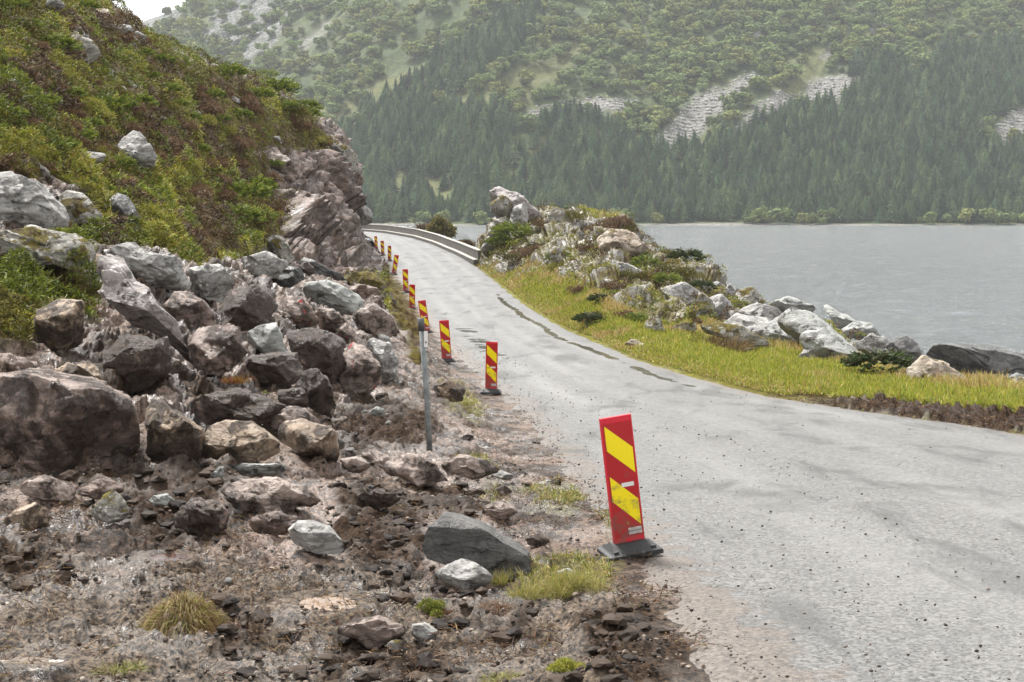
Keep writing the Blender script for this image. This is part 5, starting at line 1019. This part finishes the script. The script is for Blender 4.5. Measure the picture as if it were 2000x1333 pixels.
tuft(60, 900, np.array([(.16, .10, .045), (.10, .07, .03), (.24, .17, .07)]), .7, .4, .012, 1420, 690, 130, 'wide brown dry bush at the top of the bright grass', .75, 'shrub', 'dry_bush', dome=.3)
tuft(61, 420, np.array([(.22, .13, .05), (.16, .09, .04), (.30, .2, .09)]), .9, .8, .014, 1530, 735, 80, 'brown trampled patch of grass in the bright verge', .4)
for sd, pal, n_, x, y, w, lab, nm, zs in ((81, np.array([(.20, .23, .03), (.13, .165, .022), (.27, .26, .05)]), 2600, 836, 1188, 82, 'bushy green heath plant in the mud in front of the pale grey wedge of rock', 'heath_plant', 1.15),
        (82, np.array([(.13, .065, .03), (.18, .095, .045), (.08, .045, .025)]), 1600, 874, 1190, 52, 'rust brown plant beside the bushy green heath plant', 'dead_plant', 1.3),
        (83, np.array([(.30, .30, .035), (.22, .25, .03), (.36, .33, .06)]), 2600, 1110, 1306, 92, 'bright yellow green moss clump at the bottom of the photo', 'moss_clump', .9)):
    V, Fs, C = clump_mesh(sd, pal, n_); o = mesh_np(nm, V, Fs, M_PLANT, True, {'Col': C}); Y = hit(x, y); r = w / 2 * Y / F; o.location = settle(at(x, y, Y)[None])[0]; o.scale = (r, r, r * zs); tag(o, lab, 'plant')
# the little tree behind the barrier, and the bushes beside it
def leafy(seed, n, rx, rz, pal, size, lobes=7):
    rs = np.random.default_rng(seed); ctr = rs.normal(size=(lobes, 3)) * np.array([.42, .42, .30]); ctr[0] = 0
    P = ctr[rs.integers(lobes, size=n)] + unit(rs.normal(size=(n, 3))) * (rs.random((n, 1)) ** .45) * .52
    P = P * np.array([rx, rx, rz]); d = unit(P + rs.normal(size=(n, 3)) * .7 * rx); c = pal[rs.integers(len(pal), size=n)] * rs.uniform(.6, 1.35, (n, 1))
    return blades(P, d, np.full(n, size) * rs.uniform(.6, 1.3, n), np.full(n, size * .34), rs.uniform(0, .5, n), c * .8, c * 1.1)
def small_tree(name, px, py, w, h, Y, label, pal, seed, n):
    b = at(px, py, Y); root = empty(name, b, label, 'tree' if 'tree' in name else 'shrub'); rx = w / 2 * Y / F; hh = h * Y / F
    V, Fs, C = leafy(seed, n, rx * .85, hh * .48, pal, rx * .17); o = mesh_np('crown', V + np.array([0, 0, hh * .56]), Fs, M_PLANT, True, {'Col': C}, parent=root)
    bm = bmesh.new(); rs = random.Random(seed)
    for j in range(6): tube(bm, [(0, 0, -.6), (rs.uniform(-.2, .2) * rx, rs.uniform(-.2, .2) * rx, hh * .3), (rs.uniform(-.7, .7) * rx, rs.uniform(-.7, .7) * rx, hh * .8)], rx * .05, rx * .015, 6)
    bm_obj('trunk', bm, M_BARK, root, True)
M_BARK = plain('bark', (.085, .07, .055), .85, .2, (20, .5, .02), .4)
small_tree('small_tree', 862, 474, 56, 58, 160, 'small round yellow green tree behind the concrete barrier', np.array([(.14, .145, .03), (.20, .175, .035), (.09, .10, .024), (.22, .15, .04)]), 5, 3000)
small_tree('brown_bush', 822, 462, 44, 24, 168, 'low brown bush left of the small tree behind the barrier', np.array([(.10, .062, .03), (.075, .055, .02), (.14, .085, .035)]), 6, 1200)
small_tree('brown_bush', 905, 488, 50, 20, 140, 'low brown bush behind the near end of the barrier', np.array([(.13, .085, .035), (.09, .075, .02), (.16, .11, .05)]), 8, 1000)
small_tree('sapling', 588, 214, 12, 26, 84, 'thin sapling standing on the ridge against the far hillside', np.array([(.16, .13, .05), (.12, .11, .04)]), 9, 160)
small_tree('sapling', 516, 172, 10, 18, 76, 'tiny twiggy sapling on the ridge left of the other sapling', np.array([(.16, .13, .06), (.12, .10, .05)]), 10, 90)
# ------------------------------------------------------------------ the far side of the lake
def shore_y(X): return 612 + 0.62 * np.maximum(0, -X - 12) + 4 * np.sin(X / 37.0) + 2.5 * np.sin(X / 11.0)
def hill_z(X, Y, rough=True):
    X = np.asarray(X, float); Y = np.asarray(Y, float); d = Y - shore_y(X); u = X / Y * F + CX
    P = np.stack([X, Y, 0 * X], -1).reshape(-1, 3)
    z = WATER_Z - .5 + .09 * np.clip(d, 0, 18) + .30 * np.clip(d - 18, 0, 60) + .52 * np.clip(d - 78, 0, 900) - .12 * np.clip(-d, 0, 60)
    z = z + (1.5 + .035 * np.clip(d, 0, 400)) * (d > -5) * fbm(P / 95.0, 5, 301).reshape(X.shape) * 1.0
    g = fbm(np.stack([(P[:, 0] - P[:, 1] * .45) / 42.0, P[:, 1] / 260.0, 0 * P[:, 0]], -1), 4, 302, mode=1).reshape(X.shape); z = z + sstep(30, 140, d) * 7.0 * g
    if rough: z = z + .5 * fbm(P / 3.0, 3, 303).reshape(X.shape) * sstep(-4, 6, d)
    cap = 137 + .42 * (X + 262) + 5 * fbm(P / 30.0, 4, 304).reshape(X.shape); k = 9.0; hh = np.clip(.5 + .5 * (cap - z) / k, 0, 1)
    return cap * (1 - hh) + z * hh - k * hh * (1 - hh)
M_CON = [[(978,440),(985,332),(1078,238),(1120,232),(1200,250),(1235,292),(1330,302),(1420,278),(1490,248),(1560,226),(1622,205),(1700,190),(1760,192),(1800,150),(1850,100),(1935,95),(2100,90),(2100,190),(2010,196),(1935,240),(1895,300),(1960,300),(2100,290),(2100,440)],
         [(640,262),(700,258),(760,232),(860,218),(935,192),(1000,238),(1003,325),(985,372),(935,440),(640,440)], [(700,225),(760,170),(830,130),(900,85),(960,55),(1040,18),(1065,40),(1010,110),(955,150),(880,196),(800,225),(730,252)], [(1600,190),(1680,130),(1760,120),(1790,170),(1740,190)]]
M_OPEN = [[(925,200),(1010,130),(1090,92),(1175,66),(1110,130),(1060,170),(1020,215),(1000,240)], [(985,345),(1030,300),(1075,250),(1095,270),(1050,330),(1000,370),(960,440),(925,440)], [(1500,235),(1540,170),(1590,100),(1640,90),(1600,150),(1560,200)], [(720,370),(760,345),(900,345),(870,375),(800,385)], [(760,415),(900,350),(930,380),(860,420)], [(1900,300),(1940,262),(2100,200),(2100,285),(1960,298)], [(820,180),(1000,190),(900,215)], [(600,220),(760,150),(900,100),(760,200),(660,250)]]
M_SCREE = [[(1242,305),(1290,262),(1325,225),(1362,188),(1420,165),(1472,138),(1482,160),(1440,190),(1400,225),(1370,262),(1310,292)], [(1000,240),(1035,215),(1090,205),(1150,190),(1255,198),(1235,215),(1180,222),(1110,215),(1050,240)], [(1420,268),(1450,240),(1480,205),(1520,180),(1560,190),(1540,215),(1480,250)], [(1560,205),(1580,160),(1640,150),(1710,148),(1700,178),(1620,200)], [(1930,268),(1970,225),(2100,170),(2100,230),(2000,268),(1960,280)], [(580,90),(640,40),(650,50),(600,100)]]
M_CLIFF = [[(1455,80),(1480,35),(1540,40),(1530,75),(1490,95)], [(1680,30),(1740,10),(1790,40),(1760,75),(1700,60)], [(380,120),(420,20),(500,-20),(570,10),(560,60),(480,140),(420,170)], [(240,60),(300,-10),(360,-10),(350,60),(300,120)], [(1600,120),(1620,80),(1650,90),(1640,130)]]
def zone_of(px, py, polys): return np.max([poly_sd(px, py, p) for p in polys], 0)
def build_far():
    uu = np.arange(150, 2200, 4.0) - CX; ll = np.concatenate([np.arange(math.log(560), math.log(1150), .0013), np.arange(math.log(1150), math.log(2300), .012)]); U, L = np.meshgrid(uu, ll); Y = np.exp(L); X = U / F * Y; Z = hill_z(X, Y)
    P = np.stack([X, Y, Z], -1).reshape(-1, 3); px, py = project(P); w = 14 * fbm(P / 14.0, 3, 305) + 6 * fbm(P / 4.0, 2, 306)
    sc = sstep(-10, 14, zone_of(px, py, M_SCREE) + 1.3 * w); op = .65 * sstep(-12, 12, zone_of(px, py, M_OPEN) + w); cl = sstep(-8, 8, zone_of(px, py, M_CLIFF) + w * 1.5)
    sh = (Y.ravel() - shore_y(X.ravel())); shore = sstep(15, 7, sh + 3 * fbm(P / 5.0, 3, 307))
    n = N('far_hill'); p = n.pos(); a = n.sep(n.attr('zone').outputs['Color']); aa = n.attr('zone').outputs['Alpha']
    k = n.noise(p, .06, 6, .65); f = n.noise(p, .55, 6, .7); c = n.mix(n.ramp(k, (.4, 0.0), (.6, 1.0)), (.045, .066, .018), (.090, .100, .028)); c = n.mix(n.ramp(f, (.44, .75), (.56, 0.0)), c, (.022, .034, .012)); c = n.mix(n.ramp(n.noise(p, .2, 7, .7), (.44, .7), (.54, 0.0)), c, (.026, .040, .014))
    c = n.mix(a[1], c, n.mix(n.ramp(f, (.38, 0.0), (.62, 1.0)), (.055, .066, .018), (.125, .120, .038)))
    v = n.noise(p, 1.3, 7, .8); rk = n.mix(n.ramp(v, (.42, 0.0), (.60, 1.0)), (.06, .057, .050), (.30, .288, .275)); c = n.mix(n.math('MULTIPLY', a[0], n.ramp(f, (.36, 0.2), (.5, 1.0))), c, rk)
    cf = n.mix(n.ramp(n.noise(n.mapv(p, (.5, .5, .15)), .6, 6, .7), (.4, 0.0), (.62, 1.0)), (.05, .05, .055), (.24, .23, .24)); c = n.mix(n.math('MULTIPLY', a[2], n.ramp(f, (.42, 0.0), (.54, 1.0))), c, cf)
    c = n.mix(aa, c, n.mix(n.ramp(f, (.40, 0.0), (.62, 1.0)), (.08, .075, .06), (.22, .205, .18)))
    m = n.done(c, .9, n.bump(f, .6, .8), .2)
    tag(mesh_np('far_hill', P, grid_faces(*U.shape), m, True, {'zone': np.stack([sc, op, cl, shore], -1)}), kind='structure')
build_far()
def hill_hit(px, py):                  # vectorised: where photo rays meet the far hill
    u, s = ray(px, py); lo = np.full(u.shape, 560.0); found = np.zeros(u.shape, bool); Yh = np.zeros(u.shape)
    for Y in np.arange(600, 1500, 3.0):
        z = hill_z(u * Y, np.full(u.shape, Y), False); m = (~found) & (z >= s * Y) & (Y > shore_y(u * Y)); Yh[m] = Y; found |= m
        if found.all(): break
    return Yh, found
def spruce_mesh(seed, tiers=11, n=9):
    rs = np.random.default_rng(seed); V, T, C = [], [], []; base = np.array([(.016, .034, .016), (.026, .052, .022), (.044, .072, .028), (.034, .056, .030), (.060, .082, .034)][seed % 5])
    for i in range(tiers):
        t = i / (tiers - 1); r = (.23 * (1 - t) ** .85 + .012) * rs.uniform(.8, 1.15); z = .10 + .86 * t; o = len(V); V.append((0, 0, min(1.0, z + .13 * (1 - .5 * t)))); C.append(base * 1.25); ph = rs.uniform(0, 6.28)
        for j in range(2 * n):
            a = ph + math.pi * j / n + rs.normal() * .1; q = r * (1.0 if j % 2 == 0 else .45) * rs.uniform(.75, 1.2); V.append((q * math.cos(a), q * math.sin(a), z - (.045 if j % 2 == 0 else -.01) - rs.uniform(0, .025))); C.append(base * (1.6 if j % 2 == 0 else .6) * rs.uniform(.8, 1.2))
        for j in range(2 * n): T.append((o, o + 1 + j, o + 1 + (j + 1) % (2 * n)))
    o = len(V)
    for z in (-.06, .3):
        for j in range(5): V.append((.014 * math.cos(j * 1.257), .014 * math.sin(j * 1.257), z)); C.append(np.array([.06, .045, .035]))
    for j in range(5): a, b = o + j, o + (j + 1) % 5; T += [(a, b, b + 5), (a, b + 5, a + 5)]
    return np.array(V, float), np.array(T), np.array(C)
def birch_mesh(seed, n=210):
    rs = np.random.default_rng(seed); lob = 6; ctr = rs.normal(size=(lob, 3)).clip(-1.3, 1.3) * np.array([.2, .2, .14]) + np.array([0, 0, .58]); d = unit(rs.normal(size=(n, 3)) + np.array([0, 0, .35])); P = ctr[rs.integers(lob, size=n)] + d * .24 * rs.uniform(.75, 1.08, (n, 1)) * np.array([1, 1, .9])
    nn = unit(d + rs.normal(size=(n, 3)) * .5); a = unit(np.cross(nn, rs.normal(size=(n, 3)))); b = np.cross(nn, a); s = rs.uniform(.07, .12, (n, 1)); base = np.array([(.085, .105, .032), (.070, .095, .032), (.105, .115, .035), (.062, .082, .03)][seed % 4]); c = base * 1.45 * rs.uniform(.7, 1.3, (n, 1))
    V = np.stack([P - a * s, P - b * s * .8, P + a * s, P + b * s * .8, P + nn * s * .5], 1).reshape(-1, 3); k = np.arange(n)[:, None] * 5
    T = np.concatenate([k + np.array([[0, 1, 4]]), k + np.array([[1, 2, 4]]), k + np.array([[2, 3, 4]]), k + np.array([[3, 0, 4]])]); C = np.repeat(c, 5, 0); C[4::5] *= 1.15
    o = len(V); W = []
    for z, r in ((-.08, .022), (.6, .012)):
        for j in range(5): W.append((r * math.cos(j * 1.257), r * math.sin(j * 1.257), z))
    T2 = []
    for j in range(5): x, y = o + j, o + (j + 1) % 5; T2 += [(x, y, y + 5), (x, y + 5, x + 5)]
    return V, T, C
def forest(spots, protos, n_ind, name, mass, label, cat, group):
    """spots: (x, y, z, height, width factor, kind), largest in the photo first"""
    objs = []
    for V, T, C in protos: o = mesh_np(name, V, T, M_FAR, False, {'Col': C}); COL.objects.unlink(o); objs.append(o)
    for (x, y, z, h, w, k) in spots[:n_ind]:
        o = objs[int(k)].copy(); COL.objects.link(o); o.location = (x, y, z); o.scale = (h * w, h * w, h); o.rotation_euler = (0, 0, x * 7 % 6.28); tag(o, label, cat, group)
    Vs, Ts, Cs = [], [], []; n0 = 0
    for (x, y, z, h, w, k) in spots[n_ind:]:
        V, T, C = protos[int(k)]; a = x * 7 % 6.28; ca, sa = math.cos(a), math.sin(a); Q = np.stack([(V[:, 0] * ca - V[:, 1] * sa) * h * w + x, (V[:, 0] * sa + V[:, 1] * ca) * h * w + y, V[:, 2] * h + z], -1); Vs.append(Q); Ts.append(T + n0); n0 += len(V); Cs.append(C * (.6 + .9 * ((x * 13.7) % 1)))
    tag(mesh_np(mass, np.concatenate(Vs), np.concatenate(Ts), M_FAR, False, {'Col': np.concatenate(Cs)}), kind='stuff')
def plant_far():
    rs = np.random.default_rng(77)
    a = rs.uniform(640, 2080, 16000); b = rs.uniform(-60, 437, 16000); w = 12 * vnoise(np.stack([a / 40, b / 40, 0 * a], -1), 3)
    con = zone_of(a, b, M_CON) + w; opn = np.maximum(zone_of(a, b, M_OPEN), zone_of(a, b, M_SCREE))
    m = (con > 0) & (opn + w < 4); a, b = a[m], b[m]; Y, ok = hill_hit(a, b); a, b, Y = a[ok], b[ok], Y[ok]; u, s = ray(a, b); X = u * Y; Z = hill_z(X, Y, False)
    d = Y - shore_y(X); keep = (d > 14) & (rs.random(len(X)) < np.clip(.40 + d / 500, 0, .8)); X, Y, Z, d = X[keep], Y[keep], Z[keep], d[keep]
    # a dense front row above the shore
    xf = rs.uniform(-60, 235, 260); yf = shore_y(xf) + rs.uniform(15, 40, 260); zf = hill_z(xf, yf, False); X = np.concatenate([X, xf]); Y = np.concatenate([Y, yf]); Z = np.concatenate([Z, zf])
    h = rs.uniform(6.5, 12.5, len(X)); sp = np.stack([X, Y, Z - .3, h, rs.uniform(1.2, 2.0, len(X)), rs.integers(12, size=len(X))], -1); px_, py_ = project(np.stack([X, Y, Z], -1)); vis = (px_ > 725) & (px_ < 2005); sp = np.concatenate([sp[vis][np.argsort(-(h / Y)[vis] - .02 * (Y[vis] < 660))], sp[~vis]])
    print('spruces', len(sp)); forest(sp, [spruce_mesh(i, 9 + i % 4, 7 + i % 3) for i in range(12)], 290, 'spruce_tree', 'spruce_forest', 'dark green spruce in the forest on the far side of the lake', 'tree', 'spruces on the far shore')
    a = rs.uniform(180, 2080, 9000); b = rs.uniform(-70, 430, 9000); w = 12 * vnoise(np.stack([a / 40, b / 40, 0 * a], -1), 3); g = fbm(np.stack([a / 90, b / 60, 0 * a], -1), 3, 9)
    m = (zone_of(a, b, M_CON) + w < -3) & (zone_of(a, b, M_SCREE) < -4) & (rs.random(len(a)) < np.where(zone_of(a, b, M_OPEN) + w > 0, .16, np.clip(.42 + .9 * g + .25 * sstep(900, 1300, a), .05, .95))); a, b = a[m], b[m]; Y, ok = hill_hit(a, b); a, b, Y = a[ok], b[ok], Y[ok]; u, s = ray(a, b); X = u * Y; Z = hill_z(X, Y, False)
    keep = (Y - shore_y(X) > 20) & (rs.random(len(X)) < .95); X, Y, Z = X[keep], Y[keep], Z[keep]
    xf = rs.uniform(-45, 235, 46); yf = shore_y(xf) + rs.uniform(6, 12, 46); zf = hill_z(xf, yf, False); X = np.concatenate([X, xf]); Y = np.concatenate([Y, yf]); Z = np.concatenate([Z, zf])
    h = np.where(Y - shore_y(X) < 14, rs.uniform(3, 7.5, len(X)), rs.uniform(3.2, 8.2, len(X)) * (.75 + .5 * rs.random(len(X)))); sp = np.stack([X, Y, Z - .3, h, rs.uniform(1.0, 1.5, len(X)), rs.integers(8, size=len(X))], -1)
    px_, py_ = project(np.stack([X, Y, Z], -1)); vis = (px_ > 620) & (px_ < 2005) & (py_ > 8); sp = np.concatenate([sp[vis][np.argsort(-(h / Y)[vis])], sp[~vis]])
    print('birches', len(sp)); forest(sp, [birch_mesh(20 + i) for i in range(8)], 290, 'birch_tree', 'birch_wood', 'round leafy tree on the hillside across the lake', 'tree', 'leafy trees across the lake')
plant_far()
def scree():
    rs = np.random.default_rng(5); a = rs.uniform(980, 2080, 60000); b = rs.uniform(110, 320, 60000); w = 10 * vnoise(np.stack([a / 25, b / 18, 0 * a], -1), 8) + 8 * vnoise(np.stack([a / 8, b / 7, 0 * a], -1), 9)
    m = (zone_of(a, b, M_SCREE) + w > 0) & (zone_of(a, b, M_SCREE) > -9); a, b = a[m][:7500], b[m][:7500]; Y, ok = hill_hit(a, b); a, b, Y = a[ok], b[ok], Y[ok]; u, s = ray(a, b); X = u * Y; P = np.stack([X, Y, hill_z(X, Y, False)], -1); n = len(P)
    r = .25 + 1.3 * rs.random(n) ** 5; grit('scree_blocks', P, r, np.array([(.30, .29, .28), (.22, .21, .205), (.38, .365, .35), (.13, .125, .12)])[rs.integers(4, size=n)], M_GRIT)
scree()
# ------------------------------------------------------------------ the damp air
def haze():
    bm = bmesh.new(); box(bm, -900, 1000, -40, 2350, WATER_Z - 45, 420); m = bpy.data.materials.new('damp_air'); m.use_nodes = True; t = m.node_tree; t.nodes.clear(); o = t.nodes.new("ShaderNodeOutputMaterial"); v = t.nodes.new("ShaderNodeVolumePrincipled")
    v.inputs['Color'].default_value = (.93, .96, 1.0, 1); v.inputs['Density'].default_value = 0.00012; v.inputs['Anisotropy'].default_value = 0.0; t.links.new(v.outputs[0], o.inputs['Volume']); ob = bm_obj('haze', bm, m); tag(ob, kind='stuff')
haze()
